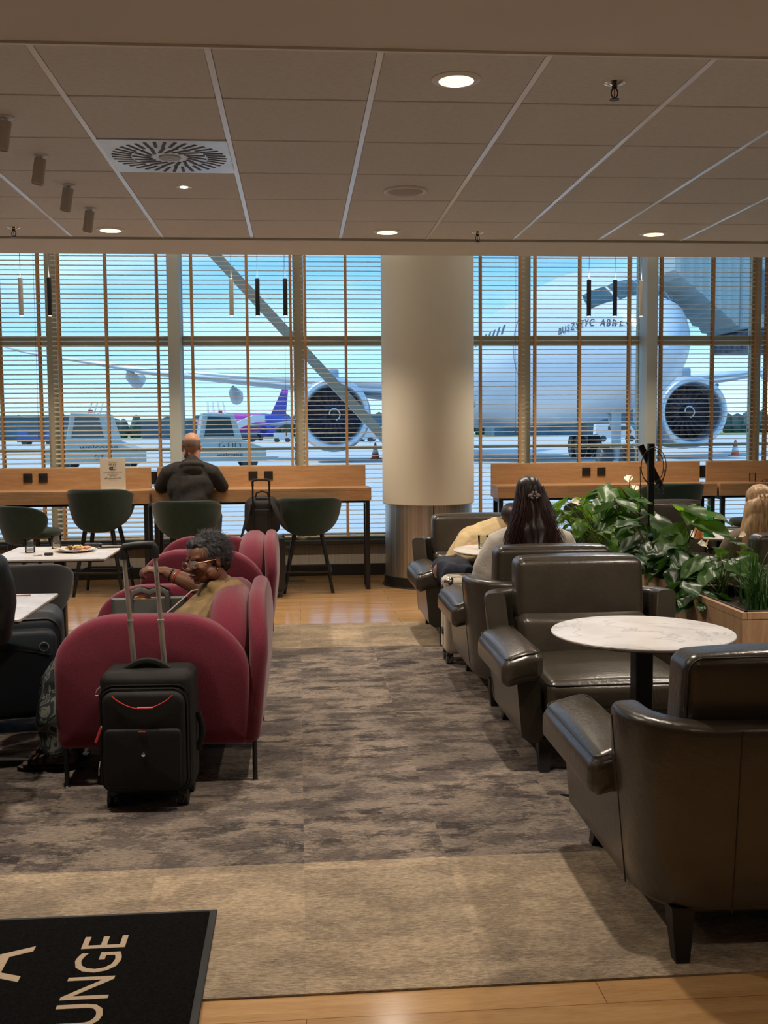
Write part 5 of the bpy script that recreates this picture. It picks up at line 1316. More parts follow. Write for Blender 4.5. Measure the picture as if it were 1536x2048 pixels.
grass_plant(2.36, 5.22, SZ, 'dark grassy plant at the near end of the nearest planter box', 70, .34, .20, 3)
grass_plant(2.40, 5.42, SZ, 'taller sparse grassy plant in the nearest planter box, at the right edge', 34, .42, .24, 4)
grass_plant(2.32, 6.20, SZ, 'grassy plant in the middle of the long planter, right of the black post', 50, .34, .16, 9)

# ================================================================== PEOPLE
def V(*a): return Vector(a)
def head_prims(bm, M_, s=1.0, fem=False):
    def E_(c, r, rot=(0,0,0)): ell(bm, tuple(x*s for x in c), tuple(x*s for x in r), rot, M_, 14)
    E_((0, .018, .038), (.072, .092, .078)); E_((0, -.030, .040), (.064, .058, .064)); E_((0, -.035, -.030), (.056, .054, .062))
    E_((0, -.030, -.072), (.045, .050, .034)); E_((0, -.066, -.090), (.020, .018, .016)); E_((0, -.068, .026), (.052, .022, .016))
    for q in (-1, 1):
        E_((q*.040, -.062, -.028), (.022, .022, .024)); E_((q*.030, -.080, -.001), (.0145, .0095, .009)); E_((q*.050, -.005, -.060), (.020, .040, .034))
        E_((q*.074, .012, -.006), (.008, .018, .030), (0, q*-8, q*18)); E_((q*.076, .020, .008), (.007, .016, .017)); E_((q*.072, .010, -.030), (.007, .009, .010)); E_((q*.010, -.102, -.028), (.009, .010, .007))
    def L_(p, r): limb(bm, [M_ @ (V(*x)*s) for x in p], [k*s for k in r], 12)
    L_([(0, -.080, .020), (0, -.095, -.010), (0, -.108, -.026)], [.009, .0095, .0115])
    L_([(-.020, -.086, -.058), (0, -.0945, -.055), (.020, -.086, -.058)], [.004, .0062, .004]); L_([(-.017, -.084, -.068), (0, -.092, -.069), (.017, -.084, -.068)], [.004, .0068, .004])
def face_parts(parent, M_, s=1.0, lipc=(.16, .05, .04), open_=False, brow=(.03, .025, .02)):
    eyeM = mat('eye_white', (.55, .5, .45), rough=.2); irisM = mat('iris', (.02, .012, .008), rough=.15); lidM = None
    for q in (-1, 1):
        bm = B(); ell(bm, (q*.030*s, -.0805*s, -.002*s), (.0105*s, .0095*s, .0055*s), mtx=M_, n=8); ey = link('eye', bm, eyeM, parent, 60)
        bm = B(); ell(bm, (q*.030*s, -.0885*s, -.003*s), (.0045*s, .0025*s, .0040*s), mtx=M_, n=6); link('iris', bm, irisM, ey, 60)
        bm = B(); tube(bm, [M_ @ (V(q*x, y, z)*s) for x, y, z in ((.013, -.092, .017), (.026, -.092, .022), (.042, -.082, .018))], [.0022, .003, .0015], 6); link('eyebrow', bm, mat('brow_%g' % brow[0], brow, rough=.8), parent)
    bm = B()
    tube(bm, [M_ @ (V(x, y, z)*s) for x, y, z in ((-.023, -.086, -.060), (-.010, -.097, -.0565), (0, -.0985, -.058), (.010, -.097, -.0565), (.023, -.086, -.060))], [.0012, .0042, .0045, .0042, .0012], 8)
    tube(bm, [M_ @ (V(x, y, z)*s) for x, y, z in ((-.021, -.086, -.064), (0, -.0975, -.0685), (.021, -.086, -.064))], [.0012, .0052, .0012], 8); link('lips', bm, mat('lip_%g' % lipc[0], lipc, rough=.45), parent)
def hand_prims(bm, w, d, n, th, curl=.4, s=1.0):
    """w wrist, d finger direction, n back-of-hand normal, th = side the thumb is on (+1/-1 along d x n)"""
    d = d.normalized(); sd = d.cross(n).normalized()*th; n = n-d*n.dot(d); n.normalize()
    palm = w+d*.045*s
    ell(bm, (0, 0, 0), (1, 1, 1), mtx=Matrix.Translation(palm) @ Matrix((sd*.040*s, d*.052*s, n*.015*s)).transposed().to_4x4(), n=10)
    limb(bm, [w-d*.02*s, w+d*.02*s], [.021*s, .024*s], 10)
    for k, (off, ln) in enumerate(((.028, .070), (.010, .078), (-.009, .073), (-.027, .058))):
        a = -curl*.5; p = w+d*.082*s+sd*off*s; pts = [w+d*.055*s+sd*off*s*.9, p]
        for j, f in enumerate((.45, .30, .25)):
            a -= 0; ang = curl*(j+.6)*(1+.12*k); dd = d*math.cos(ang)-n*math.sin(ang); p = p+dd*ln*f*s; pts.append(p)
        limb(bm, pts, [.010*s, .0095*s, .0088*s, .0080*s, .0068*s], 10)
    b0 = w+d*.022*s+sd*.024*s; p1 = b0+(d*.6+sd*.75-n*.3).normalized()*.036*s; p2 = p1+(d*.85+sd*.25-n*.35).normalized()*.030*s; p3 = p2+(d*.95+sd*.0-n*.35).normalized()*.024*s
    limb(bm, [b0, p1, p2, p3], [.014*s, .0115*s, .010*s, .008*s], 10)
def hair_strands(name, parent, m, M_, roots, dirfn, length, seed, rad=.0009, n=6):
    rnd = random.Random(seed); bm = B()
    for p, nrm in roots:
        q = Vector(p); pts = [M_ @ q]; d = Vector(nrm)
        for i in range(n):
            d = dirfn(q, d, i/n, rnd); q = q+d*length*rnd.uniform(.8, 1.2)/n; pts.append(M_ @ q)
        tube(bm, pts, [rad*(1-.7*i/n) for i in range(n+1)], 3)
    return link(name, bm, m, parent, 60)

SKIN_B = mat('skin_brown', (.17, .075, .042), rough=.5, var=.06, vscale=14, spec=.35)
SKIN_L = mat('skin_light', (.50, .27, .19), rough=.5, var=.05, vscale=14, spec=.35)
HOOD = mat('charcoal_hoodie', (.030, .029, .031), rough=.9, var=.15, vscale=40, bump=.25, bscale=90)
JEANL = mat('light_jeans', (.28, .33, .36), rough=.85, var=.15, vscale=30, bump=.2, bscale=200)
JEAND = mat('navy_jeans', (.014, .018, .034), rough=.85, var=.2, vscale=25, bump=.3, bscale=120)
BEIGEJ = mat('beige_jacket', (.60, .45, .24), rough=.8, var=.08, vscale=12, bump=.35, bscale=25)
SHAWL = mat('olive_shawl', (.22, .145, .06), rough=.85, var=.22, vscale=14, bump=.35, bscale=60)
CREAMS = mat('cream_jumper', (.66, .61, .54), rough=.85, var=.05, vscale=20, bump=.35, bscale=45)
SHOEB = mat('shoe_black', (.015, .014, .014), rough=.45)
def cloth_limb(bm, pts, rs): limb(bm, [Vector(p) for p in pts], rs, 16)

# ---- bald man at the window desk (local: faces -y, turned round to the window)
t = thing('person', 'bald man in charcoal hooded top and pale jeans seated at the window desk', 'person', (-1.0, 9.80, 0), PI)
HM = MX((-.012, -.085, 1.372), (12, 0, 2)); SH = 1.13
bm = B(); head_prims(bm, HM, SH)
limb(bm, [(-.03, -.06, 1.21), (-.035, -.085, 1.33)], [.062, .058])
limb(bm, [(0, .02, .78), (0, .0, .92), (-.01, -.03, 1.08), (-.02, -.05, 1.17)], [.15, .145, .15, .11])
for q in (-1, 1):
    sh = V(q*.175, -.04, 1.15); el = V(q*.285, -.14, .975); wr = V(q*.10, -.40, 1.00)
    limb(bm, [(q*.06, -.05, 1.17), sh, el, wr], [.075, .06, .044, .028]); hand_prims(bm, wr, V(-q*.75, -.6, 0), V(0, 0, 1), -q, .35)
    limb(bm, [(q*.09, .04, .76), (q*.15, -.38, .70), (q*.15, -.36, .36), (q*.16, -.34, .26)], [.095, .07, .05, .042]); limb(bm, [(q*.16, -.32, .25), (q*.17, -.46, .215)], [.042, .03])
remeshed('body', bm, SKIN_L, t, .0065, 3)
bm = B()
limb(bm, [(0, .03, .80), (0, .01, .93), (-.01, -.02, 1.07), (-.015, -.03, 1.14)], [.175, .17, .165, .13]); ell(bm, (0, -.01, 1.00), (.215, .15, .20)); ell(bm, (0, .02, .84), (.19, .15, .11)); ell(bm, (-.01, -.02, 1.12), (.19, .115, .095))
for q in (-1, 1): cloth_limb(bm, [(q*.10, -.03, 1.16), (q*.20, -.035, 1.13), (q*.285, -.11, 1.0), (q*.275, -.20, .995), (q*.13, -.36, 1.00)], [.085, .080, .062, .058, .042])
ell(bm, (-.025, .035, 1.205), (.115, .085, .042), (18, 0, 0)); ell(bm, (-.03, .075, 1.165), (.095, .05, .06), (10, 0, 0)); limb(bm, [(-.11, -.06, 1.20), (-.03, .01, 1.24), (.06, -.06, 1.20)], [.03, .032, .03]); ell(bm, (-.02, -.012, 1.255), (.062, .045, .050)); ell(bm, (-.02, .005, 1.225), (.085, .06, .045)); limb(bm, [(-.085, -.05, 1.235), (-.02, .025, 1.262), (.05, -.05, 1.235)], [.026, .024, .026])
remeshed('hooded_top', bm, HOOD, t, .009, 3, fn=lambda v: v+Vector((0, 1, 0))*.006*math.sin(v.z*38+v.x*12)*(1 if v.y > .05 else 0))
bm = B(); ell(bm, (0, .05, .775), (.185, .16, .10))
for q in (-1, 1): cloth_limb(bm, [(q*.09, .04, .76), (q*.165, -.20, .735), (q*.18, -.40, .70), (q*.17, -.38, .42), (q*.165, -.36, .30)], [.115, .098, .082, .070, .062])
remeshed('jeans', bm, JEANL, t, .010, 3)
for q in (-1, 1):
    bm = B(); limb(bm, [(q*.16, -.31, .245), (q*.168, -.40, .232), (q*.172, -.50, .222)], [.048, .045, .034]); remeshed('shoe', bm, SHOEB, t, .008, 2)
rnd = random.Random(2); roots = []
for _ in range(2600):
    a = rnd.uniform(-.15*PI, 1.15*PI); ph = rnd.uniform(-.62, .38); x, y, z = .0735*math.cos(a)*math.cos(ph), .018+.0935*math.sin(a)*math.cos(ph), .038+.079*math.sin(ph)*1.15
    if z > .045+.03*rnd.random() and y > 0: continue
    if z > .05: continue
    roots.append((V(x, y, z), V(math.cos(a)*math.cos(ph), math.sin(a)*math.cos(ph), math.sin(ph)).normalized()))
hair_strands('hair', t, mat('hair_cropped', (.20, .17, .155), rough=.8), HM @ Matrix.Scale(SH*1.01, 4), roots, lambda q, d, u, r: (d*.35+V(0, .2, -1)).normalized(), .010, 1, .0008, 2)

# ---- seated woman in the red armchair (local: faces -y => world -x)
t = thing('person', 'woman with short grey hair, glasses and olive-brown shawl seated in the red armchair', 'person', (-.42, 4.93, 0), -PI/2)
# local +x -> world -y (towards the camera); local +y -> world +x ; local -y -> world -x
HM = MX((.02, -.015, .905), (4, -8, 40)) @ Matrix.Diagonal((1.06, 1, .94, 1)); SH = .98
bm = B(); head_prims(bm, HM, SH, True)
limb(bm, [(.0, .06, .76), (.015, .015, .86)], [.052, .050])
limb(bm, [(0, -.06, .50), (0, .02, .60), (0, .07, .72)], [.15, .14, .11])
nsh = V(.17, .08, .70); nel = V(.24, -.14, .56); nwr = V(.10, -.34, .52)
limb(bm, [(.05, .07, .73), nsh, nel, nwr], [.06, .055, .042, .026]); hand_prims(bm, nwr, V(-.2, -.9, -.1), V(0, 0, 1), -1, .3, .93)
fsh = V(-.17, .06, .72); fel = V(-.24, -.07, .745); fwr = V(-.275, -.245, .822)
limb(bm, [(-.05, .07, .73), fsh, fel, fel.lerp(fwr, .5), fwr], [.06, .052, .045, .039, .026]); hand_prims(bm, fwr, V(.15, -.95, .18), V(.15, .25, 1), 1, .75, .95)
for q in (-1, 1):
    limb(bm, [(q*.09, -.10, .50), (q*.11+.06, -.58, .50), (q*.09+.10, -.64, .28), (q*.08+.14, -.63, .11)], [.095, .065, .048, .033])
    fx = q*.075+.14
    limb(bm, [(fx, -.62, .085), (fx, -.70, .052), (fx, -.79, .036)], [.034, .030, .020]); ell(bm, (fx, -.62, .05), (.028, .035, .035))
    for k in range(5): limb(bm, [(fx-.024+.012*k, -.795, .032), (fx-.026+.0125*k, -.83+.004*abs(k-1), .028)], [.0085, .0075], 8)
body = remeshed('body', bm, SKIN_B, t, .0042, 3)
face_parts(body, HM, SH, (.16, .04, .035), brow=(.02, .015, .012))
bm = B(); ell(bm, (0, -.0925*SH, .040*SH), (.0065, .003, .0065), mtx=HM, n=8); link('bindi', bm, mat('bindi_red', (.25, .01, .01), rough=.5), t, 60)
bm = B()
for q in (-1, 1):
    tube(bm, [HM @ V(q*.034+.025*math.cos(a)*1.05, -.102+.010*abs(math.cos(a))*(1 if q*math.cos(a) > 0 else .2), -.004+.019*math.sin(a)) for a in [2*PI*i/24 for i in range(24)]], .0019, 6, closed=True)
    tube(bm, [HM @ V(q*.060, -.092, .003), HM @ V(q*.072, -.05, .004), HM @ V(q*.078, .01, .004)], .0016, 6)
tube(bm, [HM @ V(-.009, -.106, .0), HM @ V(0, -.109, .004), HM @ V(.009, -.106, .0)], .0017, 6); gl = link('spectacles', bm, mat('gold_frame', (.35, .20, .10), rough=.3, metal=.8), t)
bm = B()
for q in (-1, 1):
    vs = [bm.verts.new(HM @ V(q*.034+.0245*math.cos(a), -.1015+.009*abs(math.cos(a))*(1 if q*math.cos(a) > 0 else .2), -.004+.0185*math.sin(a))) for a in [2*PI*i/24 for i in range(24)]]; face(bm, vs)
link('lenses', bm, glassy('spectacle_lens', (.85, .85, .9), .25), gl)
bm = B(); ell(bm, (.074*SH, .006, -.043), (.0045, .0045, .0045), mtx=HM, n=8); ell(bm, (-.074*SH, .006, -.043), (.0045, .0045, .0045), mtx=HM, n=8); link('earrings', bm, mat('gold', (.8, .5, .2), rough=.2, metal=1), t)
# short wavy grey hair
GH = mat('hair_grey_black', (.030, .029, .032), rough=.55, var=.5, vscale=60, stretch=(1, 1, 1))
bm = B(); b2 = B()
ell(b2, (0, .030, .052), (.083, .094, .080), n=16); ell(b2, (0, -.010, .088), (.066, .072, .036), n=12); ell(b2, (0, .080, .0), (.070, .045, .072), n=12); ell(b2, (-.055, .03, .02), (.032, .06, .05), n=10); ell(b2, (.055, .045, .02), (.030, .055, .05), n=10); ell(b2, (0, -.045, .103), (.050, .034, .020), n=10)
merge(bm, b2, HM @ Matrix.Scale(SH, 4)); hr = remeshed('hair', bm, GH, t, .006, 2, fn=lambda v: v+V(noise.noise(v*45), noise.noise(v*45+V(9, 0, 0)), noise.noise(v*45+V(0, 9, 0)))*.011)
rnd = random.Random(7); roots = []
for _ in range(1500):
    a = rnd.uniform(0, 2*PI); ph = rnd.uniform(-.5, 1.5); n_ = V(math.cos(a)*math.cos(ph), math.sin(a)*math.cos(ph), math.sin(ph)); p = V(n_.x*.078, .028+n_.y*.090, .052+n_.z*.078)
    if p.y < -.045 and p.z < .085: continue
    if abs(p.x) > .05 and p.z < .0 and p.y < .02: continue
    roots.append((p, n_))
hair_strands('loose_hair', hr, mat('hair_grey', (.085, .085, .095), rough=.5), HM, roots, lambda q, d, u, r: (d+V(r.uniform(-.5, .5), r.uniform(-.2, .6), r.uniform(-.8, .2))).normalized(), .045, 7, .0010, 6)
# shawl and blouse
bm = B()
limb(bm, [(0, -.08, .50), (0, -.0, .60), (0, .065, .705)], [.18, .17, .125]); ell(bm, (.0, .06, .70), (.205, .105, .080)); ell(bm, (.12, -.02, .60), (.13, .17, .13)); ell(bm, (0, -.12, .50), (.22, .20, .12))
cloth_limb(bm, [(.08, .07, .72), (.185, .07, .69), (.265, -.13, .575), (.14, -.32, .53)], [.07, .078, .066, .045])
cloth_limb(bm, [(-.08, .06, .72), (-.17, .05, .715), (-.225, -.02, .70)], [.07, .068, .056]); limb(bm, [(-.06, .0, .79), (.0, .075, .81), (.07, .02, .79)], [.034, .036, .034]); ell(bm, (.0, .03, .76), (.10, .09, .06))
sw = remeshed('shawl', bm, SHAWL, t, .008, 4, fn=lambda v: v+V(.4, .1, 1)*.006*math.sin(v.y*55+v.x*30))
bm = B()
for o_ in (0, .016): tube(bm, [(-.205+o_, -.03-o_, .745), (-.14+o_, -.10, .745), (-.08+o_, -.155, .70), (-.02+o_, -.21, .655), (.06+o_, -.28, .625)], .0028, 6)
tube(bm, [(.02, -.29, .62), (.10, -.26, .622), (.18, -.20, .625), (.25, -.12, .61)], .0028, 6); link('white_edging', bm, mat('edge_white', (.60, .56, .50), rough=.8), sw)
# patterned skirt/trousers
def camo():
    m = mat('skirt_print', (.02, .028, .030), rough=.85); t_ = m.node_tree; p = t_.nodes['Principled BSDF']
    tc = t_.nodes.new('ShaderNodeTexCoord'); nz = t_.nodes.new('ShaderNodeTexNoise'); nz.inputs['Scale'].default_value = 11; nz.inputs['Distortion'].default_value = 2.5; nz.inputs['Detail'].default_value = 1; t_.links.new(tc.outputs['Object'], nz.inputs['Vector'])
    r = t_.nodes.new('ShaderNodeValToRGB'); r.color_ramp.interpolation = 'CONSTANT'; e = r.color_ramp.elements; e[0].color = (.018, .024, .030, 1); e[1].position = .50; e[1].color = (.15, .16, .13, 1); k = e.new(.58); k.color = (.06, .07, .07, 1)
    t_.links.new(nz.outputs[0], r.inputs[0]); t_.links.new(r.outputs[0], p.inputs['Base Color']); return m
bm = B(); ell(bm, (0, -.10, .49), (.20, .21, .10)); ell(bm, (.03, -.40, .50), (.20, .22, .085))
for q in (-1, 1): cloth_limb(bm, [(q*.09, -.12, .50), (q*.11+.06, -.58, .485), (q*.11+.09, -.66, .38), (q*.11+.12, -.68, .24), (q*.10+.14, -.66, .13)], [.11, .095, .088, .082, .078])
ell(bm, (.10, -.66, .28), (.15, .075, .18))
remeshed('skirt', bm, camo(), t, .010, 4, fn=lambda v: v+V(math.sin(v.z*30), math.sin(v.x*60)*.8, 0)*.010*(1 if v.z < .42 else .2))
for q in (-1, 1):
    fx = q*.075+.14; D_ = -.13
    bm = B(); ol = [(x_, y_+D_) for x_, y_ in [(fx-.030, -.44), (fx-.034, -.52), (fx-.036, -.62), (fx-.036, -.69), (fx-.018, -.722), (fx+.012, -.722), (fx+.034, -.69), (fx+.034, -.60), (fx+.028, -.52), (fx+.026, -.44)]]
    slab(bm, ol, 'xy', .007, .022, .004, 2); link_ = link('sandal', bm, SHOEB, t)
    bm = B()
    for yy, zz, w_ in ((-.795, .052, .034), (-.765, .060, .034), (-.73, .070, .033)): tube(bm, [(fx-w_, yy, .02), (fx-w_*.7, yy, zz), (fx, yy+.004, zz+.008), (fx+w_*.7, yy, zz), (fx+w_, yy, .02)], .0065, 8, flat=1.6)
    tube(bm, [(fx-.030, -.63, .02), (fx-.034, -.63, .07), (fx, -.58, .10), (fx+.032, -.63, .07), (fx+.028, -.63, .02)], .0055, 8, flat=1.6); tube(bm, [(fx-.02, -.67, .10), (fx, -.69, .095), (fx+.02, -.67, .10), (fx+.03, -.63, .07)], .0055, 8, flat=1.5); link('sandal_straps', bm, SHOEB, link_)
# bracelets
ax = (fwr-fel).normalized(); bx, by = frame_of(ax)
for f, r, rr, mm, nm in ((.80, .030, .0055, mat('bead_black', (.015, .012, .012), rough=.3), 'bead_bracelet'), (.66, .035, .0035, mat('thread_red', (.35, .03, .03), rough=.7), 'red_bracelet'), (.70, .034, .0022, mat('gold', (.8, .5, .2)), 'gold_bangle')):
    c = fel.lerp(fwr, f); bm = B()
    if nm == 'bead_bracelet':
        for i in range(18): a = 2*PI*i/18; ell(bm, tuple(c+(bx*math.cos(a)+by*math.sin(a))*r), (rr, rr, rr), n=6)
    else: tube(bm, [c+(bx*math.cos(a)+by*math.sin(a))*r for a in [2*PI*i/24 for i in range(24)]], rr, 6, closed=True)
    link(nm, bm, mm, t, 60)

# ---- dark-haired woman in the leather armchair, seen from behind (faces the window)
t = thing('person', 'woman with long dark hair and cream jumper, seen from behind in leather armchair', 'person', (1.345, 6.03, 0), PI)
HM = MX((0, -.05, 1.105), (8, 0, 4)); SH = .98
bm = B(); head_prims(bm, HM, SH, True); limb(bm, [(0, .02, .93), (0, -.03, 1.05)], [.05, .048])
limb(bm, [(0, .06, .50), (0, .05, .66), (0, .02, .82), (0, .01, .90)], [.15, .13, .14, .09])
for q in (-1, 1):
    sh = V(q*.165, .01, .86); el = V(q*.235, -.05, .64); wr = V(q*.14, -.28, .60)
    limb(bm, [(q*.05, .01, .89), sh, el, wr], [.055, .05, .04, .026]); hand_prims(bm, wr, V(-q*.3, -.9, .1), V(0, 0, 1), -q, .4, .93)
    limb(bm, [(q*.09, .04, .50), (q*.11, -.38, .50), (q*.11, -.44, .28), (q*.10, -.42, .09)], [.095, .065, .048, .036]); limb(bm, [(q*.10, -.41, .06), (q*.10, -.53, .04)], [.034, .024])
remeshed('body', bm, SKIN_L, t, .0065, 3)
bm = B(); limb(bm, [(0, .07, .52), (0, .06, .66), (0, .03, .81), (0, .02, .87)], [.19, .18, .17, .12]); ell(bm, (0, .02, .83), (.20, .12, .10)); ell(bm, (0, .07, .62), (.21, .15, .16))
for q in (-1, 1): cloth_limb(bm, [(q*.09, .02, .88), (q*.19, .015, .85), (q*.255, -.02, .70), (q*.265, -.07, .60), (q*.17, -.25, .60)], [.075, .074, .075, .078, .048])
remeshed('jumper', bm, CREAMS, t, .009, 4, fn=lambda v: v+V(.3, .6, .2)*.007*math.sin(v.z*34+v.x*22))
bm = B(); ell(bm, (0, .03, .50), (.18, .16, .09))
for q in (-1, 1): cloth_limb(bm, [(q*.09, .02, .50), (q*.12, -.38, .495), (q*.12, -.44, .28), (q*.11, -.42, .12)], [.11, .085, .068, .055])
remeshed('jeans', bm, JEAND, t, .010, 3)
for q in (-1, 1): bm = B(); limb(bm, [(q*.10, -.40, .055), (q*.10, -.54, .045)], [.044, .034]); remeshed('shoe', bm, SHOEB, t, .008, 2)
DH = mat('hair_dark_brown', (.020, .010, .010), rough=.42, var=.4, vscale=40, stretch=(6, 6, 1))
bm = B(); b2 = B(); ell(b2, (0, .020, .048), (.080, .098, .082), n=16); merge(bm, b2, HM)
limb(bm, [(0, .0, 1.12), (0, .06, 1.02), (0, .10, .92), (.0, .125, .82), (.0, .13, .74)], [.075, .085, .095, .09, .07]); ell(bm, (0, .08, .92), (.125, .055, .13)); ell(bm, (0, .11, .82), (.135, .045, .10)); 
for q in (-1, 1): limb(bm, [(q*.06, .0, 1.10), (q*.075, .03, 1.0), (q*.11, .06, .90), (q*.13, .07, .82)], [.03, .035, .04, .03])
hr = remeshed('hair', bm, DH, t, .007, 3, fn=lambda v: v+V(1, .4, 0)*.006*math.sin(v.z*40+v.x*35)+V(0, 1, 0)*.006*math.sin(v.x*120))
rnd = random.Random(12); bm = B()
for k in range(420):
    a = rnd.uniform(-1.5, 1.5); x0 = .078*math.sin(a); y0 = .02+.095*math.cos(a); p = V(x0, y0-.05, 1.105+rnd.uniform(-.02, .08)); sp = rnd.uniform(.6, 1.25); pts = []; ph = rnd.uniform(0, 6); amp = rnd.uniform(.005, .020)
    L_ = rnd.uniform(.26, .42)
    for i in range(12):
        u = i/11; xx = x0*(1+1.25*u*sp)+amp*math.sin(ph+u*9)*u; yy = y0-.05+.10*math.sin(min(1, u*1.3)*1.5)*.9+.018+amp*math.cos(ph+u*8)*u; pts.append(V(xx, yy, p.z-L_*u))
    tube(bm, pts, [.0022*(1-.6*i/11) for i in range(12)], 4)
link('loose_hair', bm, mat('hair_brown_red', (.045, .018, .016), rough=.4), hr, 60)
bm = B()
for q in (-1, 1): ell(bm, (q*.022, .118, 1.13), (.016, .008, .010), (0, q*25, 0), n=8); ell(bm, (q*.014, .12, 1.115), (.010, .007, .007), (0, q*-30, 0), n=8); ell(bm, (q*.010, .12, 1.145), (.008, .006, .009), n=8)
ell(bm, (0, .122, 1.127), (.006, .006, .006), n=8)
fl = V(0, 0, 0)
hc = link('hair_clip', bm, mat('clip_grey', (.28, .25, .24), rough=.3), hr, 60)

# ---- person in beige curled in the far leather chair
t = thing('person', 'person in beige jacket and navy jeans curled up in the armchair beside column', 'person', (1.33, 7.45, 0), 0)
HM = MX((.22, -.06, .86), (20, -30, 10)); bm = B(); head_prims(bm, HM, .93)
limb(bm, [(.15, -.01, .76), (.20, -.04, .82)], [.05, .048]); limb(bm, [(-.12, .02, .50), (-.02, .02, .62), (.10, .0, .74)], [.14, .13, .11])
limb(bm, [(.05, -.05, .76), (.20, -.12, .66), (.05, -.22, .60)], [.05, .04, .028]); hand_prims(bm, V(.05, -.22, .60), V(-.9, -.2, 0), V(0, -.3, 1), 1, .5, .95)
limb(bm, [(0, .04, .76), (-.15, -.08, .70), (-.10, -.20, .62)], [.05, .04, .028]); hand_prims(bm, V(-.10, -.20, .62), V(.9, -.2, 0), V(0, -.3, 1), -1, .5, .95)
for q, dy in ((-1, -.12), (1, .02)):
    limb(bm, [(-.08, .02+dy*.5, .50), (-.36, -.22+dy, .54), (-.02, -.34+dy*.5, .47), (.10, -.36+dy*.5, .44)], [.09, .065, .045, .035]); limb(bm, [(.10, -.36+dy*.5, .44), (.20, -.38+dy*.5, .45)], [.034, .024])
remeshed('body', bm, SKIN_L, t, .007, 3)
bm = B(); b2 = B(); ell(b2, (0, .025, .05), (.078, .092, .078), n=14); merge(bm, b2, HM); remeshed('hair', bm, mat('hair_dark_brown', (.02, .01, .01)), t, .008, 2)
bm = B(); limb(bm, [(-.14, .02, .56), (-.05, .02, .66), (.08, .0, .75)], [.15, .165, .13]); ell(bm, (-.04, .0, .70), (.17, .13, .13)); ell(bm, (.05, .03, .79), (.12, .10, .07))
cloth_limb(bm, [(.06, -.03, .77), (.21, -.11, .67), (.07, -.21, .61)], [.07, .06, .042]); cloth_limb(bm, [(0, .04, .78), (-.16, -.06, .70), (-.20, -.12, .62), (-.10, -.19, .62)], [.075, .07, .06, .042])
remeshed('jacket', bm, BEIGEJ, t, .009, 3, fn=lambda v: v+V(.2, .5, .5)*.007*math.sin(v.x*40-v.z*45))
bm = B(); ell(bm, (-.10, .0, .50), (.17, .16, .10))
for q, dy in ((-1, -.12), (1, .02)): cloth_limb(bm, [(-.10, .02+dy*.5, .51), (-.33, -.20+dy, .535), (-.35, -.26+dy, .53), (-.10, -.32+dy*.5, .49), (.06, -.35+dy*.5, .46)], [.11, .088, .085, .068, .055])
remeshed('jeans', bm, JEAND, t, .010, 3)
bm = B(); limb(bm, [(.11, -.37, .44), (.22, -.39, .45)], [.045, .034]); remeshed('shoe', bm, SHOEB, t, .009, 2)
bm = B(); limb(bm, [(.12, -.42, .44), (.22, -.45, .45)], [.045, .034]); remeshed('shoe', bm, SHOEB, t, .009, 2)

# ---- blonde woman beyond the planter
t = thing('person', 'woman with long straight blonde hair at the right edge beyond the planter, seen from behind', 'person', (2.98, 6.55, 0), PI)
HM = MX((0, -.04, 1.01), (10, 0, -6)); bm = B(); head_prims(bm, HM, .97, True); limb(bm, [(0, .02, .85), (0, -.02, .96)], [.05, .048])
limb(bm, [(0, .06, .48), (0, .05, .62), (0, .02, .76), (0, .01, .83)], [.15, .13, .14, .09])
for q in (-1, 1):
    sh = V(q*.165, .01, .79); el = V(q*.235, -.05, .60); wr = V(q*.14, -.28, .58)
    limb(bm, [(q*.05, .01, .82), sh, el, wr], [.055, .05, .04, .026]); hand_prims(bm, wr, V(-q*.3, -.9, .1), V(0, 0, 1), -q, .4, .93)
    limb(bm, [(q*.09, .04, .48), (q*.11, -.38, .49), (q*.11, -.44, .28), (q*.10, -.42, .09)], [.095, .065, .048, .036]); limb(bm, [(q*.10, -.41, .06), (q*.10, -.53, .04)], [.034, .024])
remeshed('body', bm, SKIN_L, t, .007, 3)
bm = B(); limb(bm, [(0, .07, .50), (0, .06, .62), (0, .03, .75), (0, .02, .81)], [.18, .17, .165, .12]); ell(bm, (0, .02, .77), (.19, .12, .09))
for q in (-1, 1): cloth_limb(bm, [(q*.09, .02, .81), (q*.18, .015, .78), (q*.245, -.04, .62), (q*.16, -.25, .58)], [.07, .068, .062, .044])
remeshed('sweater', bm, mat('tan_sweater', (.16, .12, .09), rough=.85, bump=.3, bscale=50), t, .009, 3)
bm = B(); ell(bm, (0, .03, .48), (.18, .16, .09))
for q in (-1, 1): cloth_limb(bm, [(q*.09, .02, .48), (q*.12, -.38, .485), (q*.12, -.44, .28), (q*.11, -.42, .12)], [.11, .085, .068, .055])
remeshed('trousers', bm, JEAND, t, .010, 3)
BL = mat('hair_blonde', (.52, .34, .17), rough=.45, col2=(.30, .17, .08), vscale=9, stretch=(9, 9, .6))
bm = B(); b2 = B(); ell(b2, (0, .020, .048), (.082, .098, .083), n=16); merge(bm, b2, HM)
limb(bm, [(0, .02, 1.01), (0, .07, .90), (0, .10, .76), (0, .11, .64)], [.082, .085, .08, .06]); ell(bm, (0, .06, .95), (.13, .07, .13)); ell(bm, (0, .09, .78), (.16, .06, .24)); limb(bm, [(-.07, .03, 1.0), (-.12, .06, .80), (-.13, .07, .62)], [.05, .05, .04]); limb(bm, [(.07, .03, 1.0), (.12, .06, .80), (.13, .07, .62)], [.05, .05, .04])
hr = remeshed('hair', bm, BL, t, .007, 3, fn=lambda v: v+V(0, 1, 0)*.004*math.sin(v.x*150))
rnd = random.Random(15); bm = B()
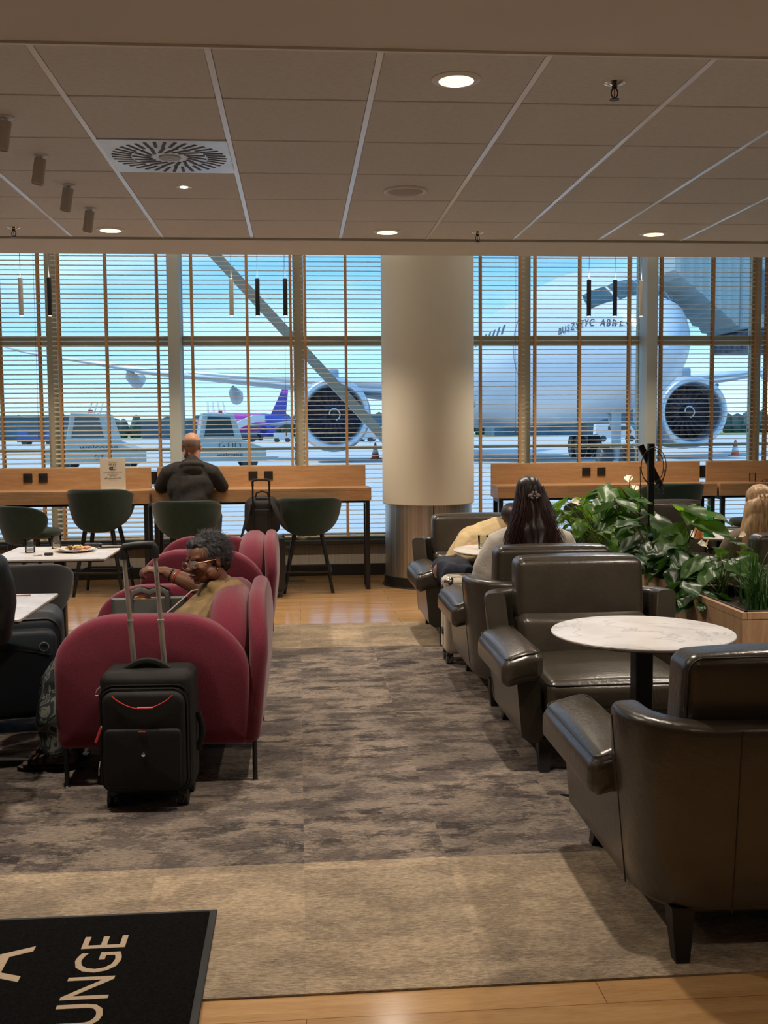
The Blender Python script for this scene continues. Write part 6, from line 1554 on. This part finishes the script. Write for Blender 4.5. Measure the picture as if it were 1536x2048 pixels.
for k in range(360):
    a = rnd.uniform(-1.5, 1.5); x0 = .080*math.sin(a); y0 = -.02+.098*math.cos(a); z0 = 1.01+rnd.uniform(0, .08); pts = []; sp = rnd.uniform(.5, 1.05)
    for i in range(9): u = i/8; pts.append(V(x0*(1+sp*u)+.003*math.sin(u*7+k), y0+.095*math.sin(min(1, u*1.2)*1.5)+.012, z0-.42*u*rnd.uniform(.97, 1.03)))
    tube(bm, pts, .0018, 4)
link('loose_hair', bm, BL, hr, 60)

# ---- person in a dark jacket at the left edge
JK = mat('black_jacket', (.014, .018, .022), rough=.42, bump=.25, bscale=14, spec=.5)
t = thing('person', 'person in a black jacket at the left edge, only back and elbow in view', 'person', (-1.46, 4.12, 0), PI+.5); t.rotation_euler.y = -.08
bm = B(); head_prims(bm, MX((0, -.05, 1.27), (5, 0, 0))); limb(bm, [(0, .02, 1.08), (0, -.03, 1.20)], [.058, .055])
limb(bm, [(0, .06, .54), (0, .06, .75), (0, .02, .98), (0, .01, 1.06)], [.16, .15, .16, .10])
for q in (-1, 1):
    sh = V(q*.18, .01, 1.0); el = V(q*.24, -.04, .74); wr = V(q*.15, -.28, .76)
    limb(bm, [(q*.06, .01, 1.04), sh, el, wr], [.065, .058, .045, .028]); hand_prims(bm, wr, V(-q*.3, -.9, .05), V(0, 0, 1), -q, .4)
    limb(bm, [(q*.09, .04, .56), (q*.10, -.33, .55), (q*.10, -.30, .30), (q*.10, -.22, .09)], [.095, .065, .048, .036]); limb(bm, [(q*.10, -.21, .06), (q*.10, -.35, .04)], [.036, .026])
remeshed('body', bm, SKIN_L, t, .008, 3)
bm = B(); limb(bm, [(0, .08, .60), (0, .07, .76), (0, .03, .96), (0, .02, 1.03)], [.20, .19, .18, .13]); ell(bm, (0, .02, .97), (.20, .13, .11)); ell(bm, (0, .07, .72), (.22, .17, .20))
for q in (-1, 1): cloth_limb(bm, [(q*.10, .02, 1.03), (q*.185, .015, .99), (q*.225, -.0, .84), (q*.235, -.04, .74), (q*.16, -.24, .76)], [.085, .080, .072, .072, .05])
remeshed('jacket', bm, JK, t, .010, 4, fn=lambda v: v+V(.8, .5, .2)*.008*math.sin(v.z*22+v.x*10))
bm = B(); ell(bm, (0, .03, .56), (.19, .17, .09))
for q in (-1, 1): cloth_limb(bm, [(q*.09, .02, .56), (q*.11, -.33, .55), (q*.11, -.30, .30), (q*.11, -.22, .10)], [.11, .085, .068, .058])
remeshed('trousers', bm, mat('trousers_black', (.015, .015, .018), rough=.8), t, .010, 3)
for q in (-1, 1): bm = B(); limb(bm, [(q*.10, -.20, .055), (q*.10, -.36, .045)], [.046, .036]); remeshed('shoe', bm, SHOEB, t, .008, 2)
